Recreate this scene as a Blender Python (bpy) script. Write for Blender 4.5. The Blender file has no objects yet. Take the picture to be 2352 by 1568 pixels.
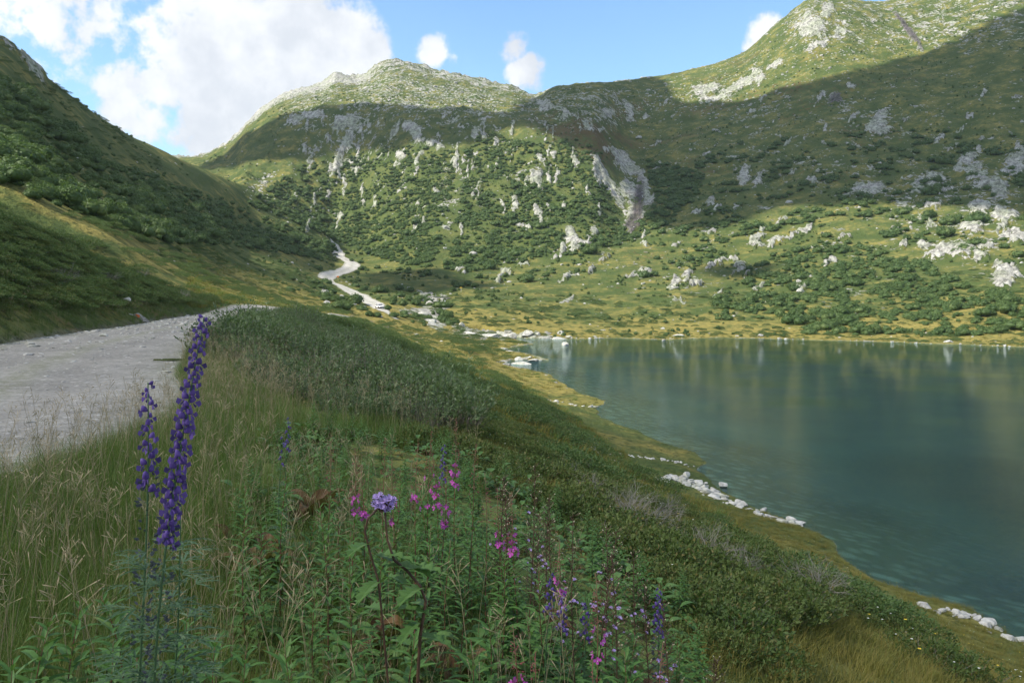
import bpy, math, random
import numpy as np
from mathutils import Vector, Matrix

# ------------------------------------------------------------------ camera, sky, sun, exposure
SC = bpy.context.scene
COL = SC.collection
F, CX, HY, CAMZ = 2000.0, 1176.0, 680.0, 12.0       # measured from the photograph: focal length, centre, horizon; eye 12 m above the lake

cam_d = bpy.data.cameras.new('camera')
cam = bpy.data.objects.new('camera', cam_d); COL.objects.link(cam)
cam.location = (0, 0, CAMZ); cam.rotation_euler = (math.radians(90), 0, 0)
cam_d.sensor_width = 36; cam_d.lens = 36*F/2352
cam_d.shift_y = -(784-HY)/2352
cam_d.clip_start = 0.05; cam_d.clip_end = 12000
SC.camera = cam

SUN_EL, SUN_AZ = math.radians(43), math.radians(-112)   # azimuth from +Y, clockwise positive: sun to the left, a little behind
sdir = Vector((math.sin(SUN_AZ)*math.cos(SUN_EL), math.cos(SUN_AZ)*math.cos(SUN_EL), math.sin(SUN_EL)))
sun_d = bpy.data.lights.new('sun', 'SUN'); sun_d.energy = 5.0; sun_d.angle = math.radians(0.5); sun_d.color = (1, 0.94, 0.82)
sun = bpy.data.objects.new('sun', sun_d); COL.objects.link(sun)
sun.rotation_euler = sdir.to_track_quat('Z', 'Y').to_euler()

SC.view_settings.view_transform = 'Standard'; SC.view_settings.look = 'None'
SC.view_settings.exposure = 0.68; SC.view_settings.gamma = 1; SC.view_settings.use_curve_mapping = False
SC.cycles.use_denoising = True
SC.cycles.max_bounces = 6; SC.cycles.diffuse_bounces = 2; SC.cycles.glossy_bounces = 2
SC.cycles.transmission_bounces = 3; SC.cycles.transparent_max_bounces = 8; SC.cycles.volume_bounces = 0
SC.cycles.caustics_reflective = False; SC.cycles.caustics_refractive = False

def pdir(X, Y):
    return Vector(((X-CX)/F, 1, -(Y-HY)/F)).normalized()

def N(nt, typ, loc=None, **kw):
    n = nt.nodes.new(typ)
    for k, v in kw.items():
        if k.startswith('i_'):
            key = k[2:]
            key = int(key) if key.isdigit() else key.replace('_', ' ')
            n.inputs[key].default_value = v
        else: setattr(n, k, v)
    return n
def mathn(nt, op, a, b=None, c=None, clamp=False):
    n = nt.nodes.new('ShaderNodeMath'); n.operation = op; n.use_clamp = clamp
    for i, v in enumerate((a, b, c)):
        if v is None: continue
        if isinstance(v, (int, float)): n.inputs[i].default_value = v
        else: nt.links.new(v, n.inputs[i])
    return n.outputs[0]
def sstep(nt, v, lo, hi):
    n = nt.nodes.new('ShaderNodeMapRange'); n.interpolation_type = 'SMOOTHSTEP'
    nt.links.new(v, n.inputs['Value']); n.inputs['From Min'].default_value = lo; n.inputs['From Max'].default_value = hi
    return n.outputs['Result']
def mixc(nt, f, a, b, blend='MIX'):
    n = nt.nodes.new('ShaderNodeMix'); n.data_type = 'RGBA'; n.blend_type = blend
    for s, v in ((n.inputs[0], f), (n.inputs[6], a), (n.inputs[7], b)):
        if isinstance(v, (int, float)): s.default_value = v
        elif isinstance(v, tuple): s.default_value = (*v, 1) if len(v) == 3 else v
        else: nt.links.new(v, s)
    return n.outputs[2]

# world: Nishita sky with procedural cumulus laid out by direction
def build_world():
    w = bpy.data.worlds.new('World'); SC.world = w; w.use_nodes = True
    nt = w.node_tree; nt.nodes.clear()
    L = nt.links.new
    out = nt.nodes.new('ShaderNodeOutputWorld'); bg = nt.nodes.new('ShaderNodeBackground')
    sky = nt.nodes.new('ShaderNodeTexSky'); sky.sky_type = 'NISHITA'; sky.sun_disc = False
    sky.sun_elevation = SUN_EL; sky.sun_rotation = SUN_AZ; sky.altitude = 600; sky.air_density = 1.0; sky.dust_density = 0.8; sky.ozone_density = 1.2
    tc = nt.nodes.new('ShaderNodeTexCoord')
    nrm = nt.nodes.new('ShaderNodeVectorMath'); nrm.operation = 'NORMALIZE'; L(tc.outputs['Generated'], nrm.inputs[0])
    n1 = N(nt, 'ShaderNodeTexNoise', i_Scale=5.0, i_Detail=9.0, i_Roughness=0.55); L(nrm.outputs[0], n1.inputs['Vector'])
    n2 = N(nt, 'ShaderNodeTexNoise', i_Scale=22.0, i_Detail=9.0, i_Roughness=0.62); L(nrm.outputs[0], n2.inputs['Vector'])
    # cloud banks: soft lobes round given directions (X, Y, radius in px of the photograph, weight)
    lobes = [(60,-60,330,1.22),(120,60,200,1.15),(60,160,150,1.05),(430,40,260,1.05),(330,180,190,1.1),(560,150,250,1.2),(700,110,200,1.2),(820,130,110,.9),(300,250,150,.95),(470,270,150,1.0),(620,-80,260,1.0),
             (1002,120,62,.68),(1045,142,52,.58),(1175,105,62,.78),(1205,172,72,.78),(1160,92,48,.66),(1222,145,54,.70),(1755,72,80,.74),(1725,100,52,.62), (560,230,150,1.0),(640,60,160,1.1),(180,30,150,.9),(0,250,120,.7)]
    acc = None
    for X, Y, r, wt in lobes:
        d = pdir(X, Y); rad = r/F*1.15
        dt = nt.nodes.new('ShaderNodeVectorMath'); dt.operation = 'DISTANCE'; L(nrm.outputs[0], dt.inputs[0]); dt.inputs[1].default_value = d
        q = mathn(nt, 'DIVIDE', dt.outputs['Value'], rad)
        q = mathn(nt, 'MULTIPLY', q, q)
        q = mathn(nt, 'MULTIPLY', q, -1.6)
        q = mathn(nt, 'MULTIPLY', mathn(nt, 'POWER', 2.718, q), wt*(.84 if r > 100 else 1.0))
        acc = q if acc is None else mathn(nt, 'MAXIMUM', acc, q)
    # elsewhere in the sky: scattered cumulus
    ns = N(nt, 'ShaderNodeTexNoise', i_Scale=2.3, i_Detail=3.0); L(nrm.outputs[0], ns.inputs['Vector'])
    sep = nt.nodes.new('ShaderNodeSeparateXYZ'); L(nrm.outputs[0], sep.inputs[0])
    out_of_view = mathn(nt, 'MAXIMUM', sstep(nt, sep.outputs['Z'], .36, .55), sstep(nt, sep.outputs['Y'], .62, .3))
    els = mathn(nt, 'MULTIPLY', out_of_view, sstep(nt, ns.outputs['Fac'], .42, .58))
    acc = mathn(nt, 'MAXIMUM', acc, els)
    e = mathn(nt, 'ADD', mathn(nt, 'MULTIPLY', mathn(nt, 'SUBTRACT', n1.outputs['Fac'], .5), 2.8), mathn(nt, 'MULTIPLY', mathn(nt, 'SUBTRACT', n2.outputs['Fac'], .5), 1.5))
    fac = sstep(nt, mathn(nt, 'ADD', acc, mathn(nt, 'MULTIPLY', e, mathn(nt, 'ADD', mathn(nt, 'MULTIPLY', acc, 0.75), .22))), .43, .66)
    # cloud brightness: grey thick parts, white rims
    n3 = N(nt, 'ShaderNodeTexNoise', i_Scale=7.0, i_Detail=5.0, i_Roughness=0.5); L(nrm.outputs[0], n3.inputs['Vector'])
    ccol = mixc(nt, sstep(nt, mathn(nt, 'ADD', mathn(nt, 'MULTIPLY', n3.outputs['Fac'], .65), mathn(nt, 'MULTIPLY', n2.outputs['Fac'], .35)), .38, .60), (4.4, 4.6, 4.9), (6.1, 6.15, 6.2))
    skyc = mixc(nt, 1.0, sky.outputs['Color'], (1.12, 1.34, 1.46), 'MULTIPLY')
    col = mixc(nt, mathn(nt, 'MULTIPLY', fac, .96), skyc, ccol)
    L(col, bg.inputs['Color']); bg.inputs['Strength'].default_value = 0.115
    L(bg.outputs[0], out.inputs['Surface'])
build_world()

# ------------------------------------------------------------------ numpy helpers: noise, splines
def _hash(ix, iy, seed):
    h = (ix.astype(np.int64)*374761393 + iy.astype(np.int64)*668265263 + seed*1442695041) & 0xffffffff
    h = ((h ^ (h >> 13))*1274126177) & 0xffffffff
    return ((h ^ (h >> 16)) & 0xffff)/65536.0
def perlin(x, y, seed=0):
    x = np.asarray(x, float); y = np.asarray(y, float)
    ix = np.floor(x); iy = np.floor(y); fx = x-ix; fy = y-iy
    ux = fx*fx*fx*(fx*(fx*6-15)+10); uy = fy*fy*fy*(fy*(fy*6-15)+10)
    def g(dx, dy):
        a = _hash(ix+dx, iy+dy, seed)*2*np.pi
        return np.cos(a)*(fx-dx)+np.sin(a)*(fy-dy)
    a = g(0, 0); b = g(1, 0); c = g(0, 1); d = g(1, 1)
    return ((a*(1-ux)+b*ux)*(1-uy)+(c*(1-ux)+d*ux)*uy)*1.5
def fbm(x, y, s, octv=4, seed=0, rough=0.5):
    v = 0; a = 1; t = 0
    for o in range(octv):
        v = v+a*perlin(x/s, y/s, seed+o*17); t += a; a *= rough; s /= 2.03
    return v/t
def ridged(x, y, s, octv=4, seed=0):
    v = 0; a = 1; t = 0
    for o in range(octv):
        v = v+a*(1-2*np.abs(perlin(x/s, y/s, seed+o*13))); t += a; a *= .5; s /= 2.1
    return v/t
def smooth(t): t = np.clip(t, 0, 1); return t*t*(3-2*t)
def pchip1(xk, yk, x):
    """monotone cubic through (xk, yk) at x"""
    xk = np.asarray(xk, float); yk = np.asarray(yk, float)
    h = np.diff(xk); dl = np.diff(yk)/h
    m = np.zeros_like(yk)
    s = (dl[:-1]*dl[1:]) > 0
    w1 = 2*h[1:]+h[:-1]; w2 = h[1:]+2*h[:-1]
    with np.errstate(all='ignore'):
        m[1:-1] = np.where(s, (w1+w2)/(w1/np.where(s, dl[:-1], 1)+w2/np.where(s, dl[1:], 1)), 0)
    m[0] = dl[0]; m[-1] = dl[-1]
    i = np.clip(np.searchsorted(xk, x)-1, 0, len(xk)-2)
    t = np.clip((x-xk[i])/h[i], 0, 1)
    return ((2*t**3-3*t**2+1)*yk[i]+(t**3-2*t**2+t)*h[i]*m[i]+(-2*t**3+3*t**2)*yk[i+1]+(t**3-t**2)*h[i]*m[i+1])
def W(X, Y, d):
    return (d*(X-CX)/F, d, CAMZ-d*(Y-HY)/F)
def lake_pt(X, Y):
    d = CAMZ*F/(Y-HY); return (d*(X-CX)/F, d)

# ------------------------------------------------------------------ shoreline (plan), road (plan)
near_px = [(2352,1478),(2240,1405),(2130,1375),(2010,1335),(1925,1275),(1912,1243),(1830,1203),(1720,1160),(1640,1112),(1603,1082),(1625,1062),(1590,1038),(1480,1000),
           (1385,962),(1370,938),(1392,921),(1335,905),(1290,880),(1262,860),(1215,848),(1150,838),(1175,826),(1262,826),(1215,812),(1150,803),(1175,797),(1225,790),(1190,782)]
far_px = [(1150,777),(1100,774),(1085,773),(1110,772),(1200,776),(1310,779),(1400,776),(1530,780),(1650,775),(1740,777),(1850,780),(2000,784),(2180,790),(2352,797)]
LAKE = np.array([(30,-60),(27,-15),(24,5),(20.5,20)]+[lake_pt(*p) for p in near_px+far_px]+[(170,196),(260,170),(330,60),(330,-60)])
def sd_poly(x, y, P):
    """signed distance to a polygon, negative inside"""
    shp = x.shape; x = x.ravel(); y = y.ravel(); d2 = np.full(x.shape, 1e18); ins = np.zeros(x.shape, bool)
    for (ax, ay), (bx, by) in zip(P, np.roll(P, -1, 0)):
        ex, ey = bx-ax, by-ay; wx, wy = x-ax, y-ay
        t = np.clip((wx*ex+wy*ey)/(ex*ex+ey*ey+1e-12), 0, 1)
        d2 = np.minimum(d2, (wx-t*ex)**2+(wy-t*ey)**2)
        c = ((ay <= y) & (by > y)) | ((by <= y) & (ay > y))
        if ey != 0:
            ins ^= c & (x < ax+(y-ay)/ey*ex)
    s = np.sqrt(d2); return np.where(ins, -s, s).reshape(shp)
# ROAD: y, centre x, width
ROAD = np.array([(-60,-6,6),(-12,-7.2,6),(2,-7.3,6),(10,-7.5,6.3),(20,-10.8,6.3),(29,-13.7,6.2),(36,-15.4,6),(49,-18.3,5.2),(60,-21.2,5),(71,-23.5,4.8),(90,-25.6,4.4),(110,-26.6,4),(130,-27.6,3.8),(170,-30.5,3.6),(210,-35,3.4)])
def road_c(y): return pchip1(ROAD[:, 0], ROAD[:, 1], y)
def road_w(y): return pchip1(ROAD[:, 0], ROAD[:, 2], y)
def xcrest(y): return pchip1([-60,-20,0,10,20,30,45,60,80,120], [-1.5,-1.2,.3,-1.6,-5.3,-8.8,-12.3,-17,-20,-23], y)
def xshore(y): return pchip1([-60,5,30,36,42,50,61,92,150,300], [28,22,17.8,16.4,15.5,13.8,13,9.8,5,5], y)

def z_near(x, y):
    xc = xcrest(y); xs = xshore(y)
    t = (x-xc)/(xs-xc)
    z = 10.4*(1-np.clip(t, -1, 2))
    z = np.where(t < 0, 10.4, z)
    soft = smooth((x-xc+3)/6)                     # round the crest
    ts = np.logaddexp(0, (x-xc)/1.2)*1.2/(xs-xc); z = 10.4*pchip1([0,.2,.4,.6,.75,.88,1,1.1,3], [1,.83,.62,.38,.18,.07,.015,-.05,-1.5], np.clip(ts, 0, 3))
    xl = road_c(y)-road_w(y)/2; m = xl-x-0.3
    cap = pchip1([-60,0,20,35,50,58,68,80,100], [26,20,17.5,17.6,17.4,16.3,14.3,10.9,10.6], y)
    rise = 10.4+.72*np.maximum(m, 0)+.05*fbm(x, y, 2.5, 3, 5)
    capx = cap+.10*np.maximum(-x-28, 0)+.4*fbm(x, y, 6, 3, 9)
    mound = np.where(m > 0, -np.logaddexp(-rise*2, -capx*2)/2, -99)
    z = np.where(m > 0, np.maximum(mound, 10.3), z)
    return z

# far terrain: profiles (distance, height line in the photograph) per column; linked column to column
COLS = {
 -1200: [(90,180),(120,60),(160,-80),(200,-220),(250,-380),(320,-360),(500,-100),(700,0),(1100,0),(1600,80)],
 0:    [(90,412),(125,335),(165,250),(210,170),(262,88),(330,120),(560,200),(760,250),(1100,260),(1600,330)],
 120:  [(90,480),(128,420),(178,340),(235,265),(298,186),(365,215),(580,265),(760,290),(1100,300),(1600,360)],
 250:  [(90,545),(132,500),(190,430),(260,355),(335,282),(400,310),(600,330),(760,330),(1100,340),(1600,380)],
 340:  [(90,605),(142,555),(210,480),(290,400),(372,335),(440,370),(630,375),(790,365),(1100,370),(1600,400)],
 430:  [(90,655),(150,605),(230,535),(320,455),(408,373),(475,420),(650,410),(800,378),(1000,376),(1600,420)],
 520:  [(90,690),(160,652),(260,585),(350,508),(432,416),(500,460),(640,425),(800,349),(1000,343),(1600,400)],
 570:  [(90,700),(170,668),(280,602),(370,535),(452,447),(520,480),(640,400),(770,303),(1150,296),(1600,360)],
 650:  [(90,712),(180,692),(300,622),(390,562),(475,489),(535,515),(640,400),(750,259),(1150,233),(1600,330)],
 740:  [(90,728),(200,708),(310,660),(400,603),(500,535),(550,545),(640,420),(740,243),(1200,204),(1600,330)],
 770:  [(90,735),(200,712),(315,665),(420,607),(515,556),(560,546),(645,420),(735,240),(1200,184),(1600,330)],
 815:  [(90,745),(200,725),(320,674),(420,615),(500,572),(560,530),(650,405),(735,239),(1150,193),(1600,320)],
 900:  [(90,795),(180,757),(300,690),(380,640),(450,592),(520,530),(620,400),(720,243),(1100,154),(1600,300)],
 1000: [(90,838),(180,785),(260,738),(340,668),(420,603),(510,500),(590,400),(700,255),(1100,175),(1600,300)],
 1050: [(90,858),(170,792),(250,752),(330,675),(415,613),(500,510),(585,400),(690,260),(1100,187),(1600,300)],
 1176: [(90,905),(150,838),(240,775),(330,680),(410,622),(490,520),(580,400),(670,278),(1050,213),(1600,300)],
 1225: [(90,920),(150,842),(242,776),(330,682),(405,622),(480,525),(570,400),(650,285),(960,232),(1600,300)],
 1270: [(92,930),(150,845),(244,778),(330,686),(402,622),(475,530),(565,405),(640,290),(880,211),(1600,300)],
 1350: [(95,935),(150,850),(247,778),(330,690),(400,622),(470,535),(560,410),(640,300),(860,199),(1600,300)],
 1450: [(95,950),(150,850),(250,778),(332,688),(415,602),(508,527),(605,430),(695,340),(880,192),(1600,300)],
 1530: [(95,950),(150,850),(250,778),(330,685),(410,605),(495,520),(590,420),(700,320),(900,182),(1600,300)],
 1700: [(95,950),(150,850),(250,776),(320,692),(400,605),(490,500),(580,400),(690,285),(900,134),(1600,250)],
 1800: [(95,950),(150,850),(246,777),(310,696),(390,602),(480,495),(570,385),(685,250),(890,48),(1600,200)],
 1880: [(95,950),(150,850),(240,779),(300,700),(380,600),(470,490),(560,370),(680,222),(880,2),(1600,150)],
 2030: [(95,950),(150,850),(232,783),(290,702),(370,600),(460,480),(550,360),(670,200),(900,14),(1600,120)],
 2110: [(95,950),(150,850),(228,786),(285,702),(362,600),(452,478),(545,350),(668,185),(940,-14),(1600,80)],
 2352: [(95,950),(150,850),(208,796),(265,705),(340,600),(430,470),(530,320),(650,130),(900,-60),(1600,40)],
 3600: [(95,950),(150,840),(185,800),(235,720),(300,590),(390,420),(490,240),(610,30),(880,-230),(1600,-100)],
}
CK = np.array(sorted(COLS)); CD = np.array([[n[0] for n in COLS[k]] for k in CK], float); CY = np.array([[n[1] for n in COLS[k]] for k in CK], float)
def z_far(x, y):
    X = np.clip(CX+F*x/y, CK[0], CK[-1]).ravel(); d = y.ravel()
    ld = np.log(np.clip(d, 50, 1600))
    D = np.stack([np.log(pchip1(CK, CD[:, k], X)) for k in range(CD.shape[1])], 1)
    Yk = np.stack([pchip1(CK, CY[:, k], X) for k in range(CD.shape[1])], 1)
    h = np.diff(D, axis=1); dl = np.diff(Yk, axis=1)/h
    m = np.zeros_like(Yk); s = dl[:, :-1]*dl[:, 1:] > 0
    a = np.where(s, dl[:, :-1], 1); b = np.where(s, dl[:, 1:], 1)
    m[:, 1:-1] = np.where(s, 2*a*b/(a+b), 0); m[:, 0] = dl[:, 0]; m[:, -1] = dl[:, -1]
    i = np.clip((D <= ld[:, None]).sum(1)-1, 0, D.shape[1]-2); r = np.arange(len(X))
    hh = h[r, i]; t = np.clip((ld-D[r, i])/hh, 0, 1)
    Y = (2*t**3-3*t**2+1)*Yk[r, i]+(t**3-2*t**2+t)*hh*m[r, i]+(-2*t**3+3*t**2)*Yk[r, i+1]+(t**3-t**2)*hh*m[r, i+1]
    return (CAMZ-d*(Y-HY)/F).reshape(x.shape)
def road_path_d(x, y):
    return np.abs(x-road_c(y))-road_w(y)/2
FAR_ROAD = None      # filled in below: plan points of the far track, flattened into the ground
def H(x, y, noise=True):
    x, y = np.broadcast_arrays(np.asarray(x, float), np.asarray(y, float)); x = x.copy(); y = y.copy()
    z = np.zeros(x.shape)
    nr = y < 95; fr = y > 72
    if nr.any(): z[nr] = z_near(x[nr], y[nr])
    if fr.any():
        zf = z_far(x[fr], y[fr]); w = smooth((y[fr]-72)/23)
        z[fr] = z[fr]*(1-w)+zf*w
    rd = road_path_d(x, y); onroad = smooth((rd+.2)/1.6); onroad = np.where(y > 200, 1, onroad)
    if noise:
        d = np.maximum(np.hypot(x, y), 1)
        near = .10*fbm(x, y, 3.0, 4, 3)+.25*fbm(x, y, 11, 3, 4)*smooth((d-8)/20)
        w1 = smooth((d-90)/200); w2 = smooth((y-330)/200)
        w2 = w2*smooth((z-12)/25)
        mid = 1.3*fbm(x, y, 26, 4, 21)*w1*smooth(z/8)
        big = (4.5*ridged(x, y, 75, 5, 31)+2.2*fbm(x, y, 20, 4, 41))*w2
        rib = 3.2*ridged(x+.15*y, y*.28, 24, 4, 51)*smooth((y-480)/120)*smooth((760-y)/80)*smooth((0.35-x/np.maximum(y,1))/.3)*w2
        crag = 9*ridged(x, y, 60, 5, 61)*smooth((y-850)/250)
        z = z+near*onroad*(1-w1)+mid+big+rib+crag
    s = sd_poly(x, y, LAKE)+(fbm(x, y, 5, 3, 77)*.7*smooth((y-15)/60) if noise else 0)
    land = np.clip(z, .06+.03*np.maximum(s, 0), None); cap = .08+(.26+.6*smooth((y-180)/60))*np.maximum(s, 0)+.02*s*s
    land = np.where((s < 40), np.minimum(land, cap), land)
    bed = -.04-.16*np.maximum(-s, 0)**1.05; bed = np.maximum(bed, -7)
    return np.where(s > 0, land, bed)
_DS = np.exp(np.linspace(math.log(2.2), math.log(1500), 1400))
def hit(X, Y, dmin=2.2, dmax=1500):
    """where the sight line through a point of the photograph meets the ground"""
    d = _DS[(_DS >= dmin) & (_DS <= dmax)]
    x = d*(X-CX)/F; zr = CAMZ-d*(Y-HY)/F; g = H(x, d)
    u = np.nonzero(zr <= g)[0]
    if len(u) == 0: return None
    i = max(u[0], 1); a = zr[i-1]-g[i-1]; b = g[i]-zr[i]; t = a/(a+b+1e-9); t = min(max(t, 0), 1)
    dd = d[i-1]+(d[i]-d[i-1])*t; xx = dd*(X-CX)/F
    return Vector((xx, dd, float(H(np.array([xx]), np.array([dd]))[0])))
def hz(x, y): return float(H(np.array([x]), np.array([y]))[0])
# ------------------------------------------------------------------ materials
def new_mat(name):
    m = bpy.data.materials.new(name); m.use_nodes = True
    return m, m.node_tree, m.node_tree.nodes['Principled BSDF']
def leaf_mat(name, c1, c2, c3=None, scale=6.0, trans=.3, rough=.55, spec=.25):
    """leaf colour that varies from plant to plant and along the plant"""
    m, nt, b = new_mat(name); L = nt.links.new
    oi = nt.nodes.new('ShaderNodeObjectInfo'); geo = nt.nodes.new('ShaderNodeNewGeometry')
    nz = N(nt, 'ShaderNodeTexNoise', i_Scale=scale, i_Detail=2.0); L(geo.outputs['Position'], nz.inputs['Vector'])
    f = mathn(nt, 'ADD', mathn(nt, 'MULTIPLY', oi.outputs['Random'], .55), mathn(nt, 'MULTIPLY', mathn(nt, 'SUBTRACT', nz.outputs['Fac'], .3), 1.1), clamp=True)
    c = mixc(nt, f, c1, c2)
    if c3 is not None:
        rp = mathn(nt, 'FRACT', mathn(nt, 'ADD', mathn(nt, 'MULTIPLY', geo.outputs['Random Per Island'], 7.3), oi.outputs['Random']))
        c = mixc(nt, sstep(nt, rp, .82, .95), c, c3)
    L(c, b.inputs['Base Color']); b.inputs['Roughness'].default_value = rough; b.inputs['Specular IOR Level'].default_value = spec
    if trans:
        t = nt.nodes.new('ShaderNodeBsdfTranslucent'); mx = nt.nodes.new('ShaderNodeMixShader'); mx.inputs[0].default_value = trans
        L(mixc(nt, .5, c, (.12, .2, .02)), t.inputs['Color']); L(b.outputs[0], mx.inputs[1]); L(t.outputs[0], mx.inputs[2])
        L(mx.outputs[0], nt.nodes['Material Output'].inputs['Surface'])
    return m
def plain_mat(name, c, rough=.6, c2=None, scale=20, spec=.3, metal=0, bump=0):
    m, nt, b = new_mat(name); L = nt.links.new
    b.inputs['Roughness'].default_value = rough; b.inputs['Specular IOR Level'].default_value = spec; b.inputs['Metallic'].default_value = metal
    tc = nt.nodes.new('ShaderNodeTexCoord'); nz = N(nt, 'ShaderNodeTexNoise', i_Scale=scale, i_Detail=5.0); L(tc.outputs['Object'], nz.inputs['Vector'])
    L(mixc(nt, sstep(nt, nz.outputs['Fac'], .35, .65), c, c2 or tuple(v*.8 for v in c)), b.inputs['Base Color'])
    if bump:
        bp = N(nt, 'ShaderNodeBump', i_Strength=bump, i_Distance=.02); L(nz.outputs['Fac'], bp.inputs['Height']); L(bp.outputs[0], b.inputs['Normal'])
    return m
def ground_mat():
    m, nt, b = new_mat('alpine_ground'); L = nt.links.new
    geo = nt.nodes.new('ShaderNodeNewGeometry'); pos = geo.outputs['Position']
    def att(n):
        a = nt.nodes.new('ShaderNodeAttribute'); a.attribute_name = n; return a.outputs['Fac']
    def nz(scale, det=5, rough=.55, vec=None, dist=0):
        n = N(nt, 'ShaderNodeTexNoise', i_Scale=scale, i_Detail=float(det), i_Roughness=rough, i_Distortion=float(dist)); L(vec or pos, n.inputs['Vector']); return n.outputs['Fac']
    rock, heath, yel, scree, nearf = att('rock'), att('heath'), att('yellow'), att('scree'), att('near')
    n50, n12, n3, n08, n02 = nz(.02, 4), nz(.085, 6), nz(.4, 6, .6), nz(1.7, 6, .65), nz(9, 5, .7)
    g = mixc(nt, sstep(nt, n12, .35, .65), (.062, .092, .026), (.105, .125, .038))
    yf = mathn(nt, 'ADD', yel, mathn(nt, 'MULTIPLY', mathn(nt, 'SUBTRACT', mathn(nt, 'ADD', mathn(nt, 'MULTIPLY', n12, .5), mathn(nt, 'MULTIPLY', n3, .5)), .5), 3.0))
    g = mixc(nt, mathn(nt, 'MULTIPLY', sstep(nt, yf, .25, .85), .85), g, (.27, .225, .066))
    hf = mathn(nt, 'ADD', heath, mathn(nt, 'MULTIPLY', mathn(nt, 'SUBTRACT', mathn(nt, 'ADD', mathn(nt, 'MULTIPLY', n50, .5), mathn(nt, 'MULTIPLY', n3, .5)), .5), 3.4))
    g = mixc(nt, mathn(nt, 'MULTIPLY', sstep(nt, hf, .55, .95), .8), g, (.105, .070, .033))
    # low dark green mats of dwarf shrub
    df = mathn(nt, 'ADD', mathn(nt, 'MULTIPLY', att('dwarf'), 1.0), mathn(nt, 'MULTIPLY', mathn(nt, 'SUBTRACT', n08, .5), 3.2))
    dwarf = sstep(nt, df, .5, .75)
    g = mixc(nt, mathn(nt, 'MULTIPLY', dwarf, .75), g, (.040, .070, .022))
    g = mixc(nt, mathn(nt, 'MULTIPLY', mathn(nt, 'SUBTRACT', n02, .3), 1.2, clamp=True), g, mixc(nt, 1.0, g, (1.35, 1.3, 1.2), 'MULTIPLY'))
    # bare rock: outcrops where the rock attribute is high, broken by stretched noise; scattered stones
    mp = nt.nodes.new('ShaderNodeMapping'); L(pos, mp.inputs['Vector']); mp.inputs['Scale'].default_value = (1, .75, .38)
    r1, r2 = nz(.11, 7, .62, mp.outputs[0], .4), nz(.42, 6, .6, mp.outputs[0], .3)
    rsum = mathn(nt, 'ADD', mathn(nt, 'MULTIPLY', mathn(nt, 'SUBTRACT', r1, .5), 1.5), mathn(nt, 'MULTIPLY', mathn(nt, 'SUBTRACT', r2, .5), 1.3))
    rf = sstep(nt, mathn(nt, 'ADD', rock, rsum), .52, .60)
    vo = N(nt, 'ShaderNodeTexVoronoi', i_Scale=.33, i_Randomness=1.0); L(pos, vo.inputs['Vector'])
    sepc = nt.nodes.new('ShaderNodeSeparateColor'); L(vo.outputs['Color'], sepc.inputs[0])
    thr = mathn(nt, 'MULTIPLY', mathn(nt, 'ADD', scree, mathn(nt, 'MULTIPLY', mathn(nt, 'SUBTRACT', n12, .5), .8)), mathn(nt, 'ADD', .15, mathn(nt, 'MULTIPLY', sepc.outputs[0], .55)))
    wob = mathn(nt, 'ADD', vo.outputs['Distance'], mathn(nt, 'MULTIPLY', mathn(nt, 'SUBTRACT', n08, .5), .25))
    sf = mathn(nt, 'LESS_THAN', wob, thr)
    rf = mathn(nt, 'MAXIMUM', rf, mathn(nt, 'MULTIPLY', sf, sstep(nt, scree, .02, .12)))
    mp2 = nt.nodes.new('ShaderNodeMapping'); L(pos, mp2.inputs['Vector']); mp2.inputs['Scale'].default_value = (1, 1, .35); mp2.inputs['Rotation'].default_value = (0, math.radians(22), 0)
    rs = nz(.5, 8, .68, mp2.outputs[0]); rs2 = nz(.09, 4, .5)
    rc = mixc(nt, sstep(nt, rs, .32, .68), (.15, .147, .135), (.56, .55, .50))
    rc = mixc(nt, sstep(nt, rs2, .40, .62), rc, mixc(nt, 1.0, rc, (.80, .86, .72), 'MULTIPLY'))
    rc = mixc(nt, att('wet'), rc, mixc(nt, 1.0, rc, (.30, .27, .30), 'MULTIPLY'))
    col = mixc(nt, rf, g, rc)
    # lake bed: pale stones and silt near the shore
    lb = att('bed'); vb = N(nt, 'ShaderNodeTexVoronoi', i_Scale=.9); L(pos, vb.inputs['Vector'])
    bedc = mixc(nt, sstep(nt, mathn(nt, 'ADD', vb.outputs['Distance'], mathn(nt, 'MULTIPLY', n3, .8)), .55, .95), (.50, .50, .42), (.17, .19, .12))
    col = mixc(nt, lb, col, bedc)
    # soil beside the road and under the plants close by
    col = mixc(nt, att('soil'), col, mixc(nt, sstep(nt, n02, .4, .6), (.12, .10, .065), (.27, .25, .20)))
    L(col, b.inputs['Base Color']); b.inputs['Roughness'].default_value = .92; b.inputs['Specular IOR Level'].default_value = .12
    hh = mathn(nt, 'ADD', mathn(nt, 'MULTIPLY', n3, 2.2), mathn(nt, 'ADD', mathn(nt, 'MULTIPLY', n08, .9), mathn(nt, 'MULTIPLY', dwarf, .35)))
    hh = mathn(nt, 'ADD', mathn(nt, 'MULTIPLY', hh, mathn(nt, 'SUBTRACT', 1.0, rf)), mathn(nt, 'MULTIPLY', rf, mathn(nt, 'ADD', mathn(nt, 'MULTIPLY', rs, 3.0), mathn(nt, 'MULTIPLY', r2, 2.0))))
    bp = N(nt, 'ShaderNodeBump', i_Strength=.75, i_Distance=1.0); L(mathn(nt, 'MULTIPLY', hh, mathn(nt, 'SUBTRACT', 1.0, mathn(nt, 'MULTIPLY', nearf, .9))), bp.inputs['Height']); L(bp.outputs[0], b.inputs['Normal'])
    return m
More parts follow.
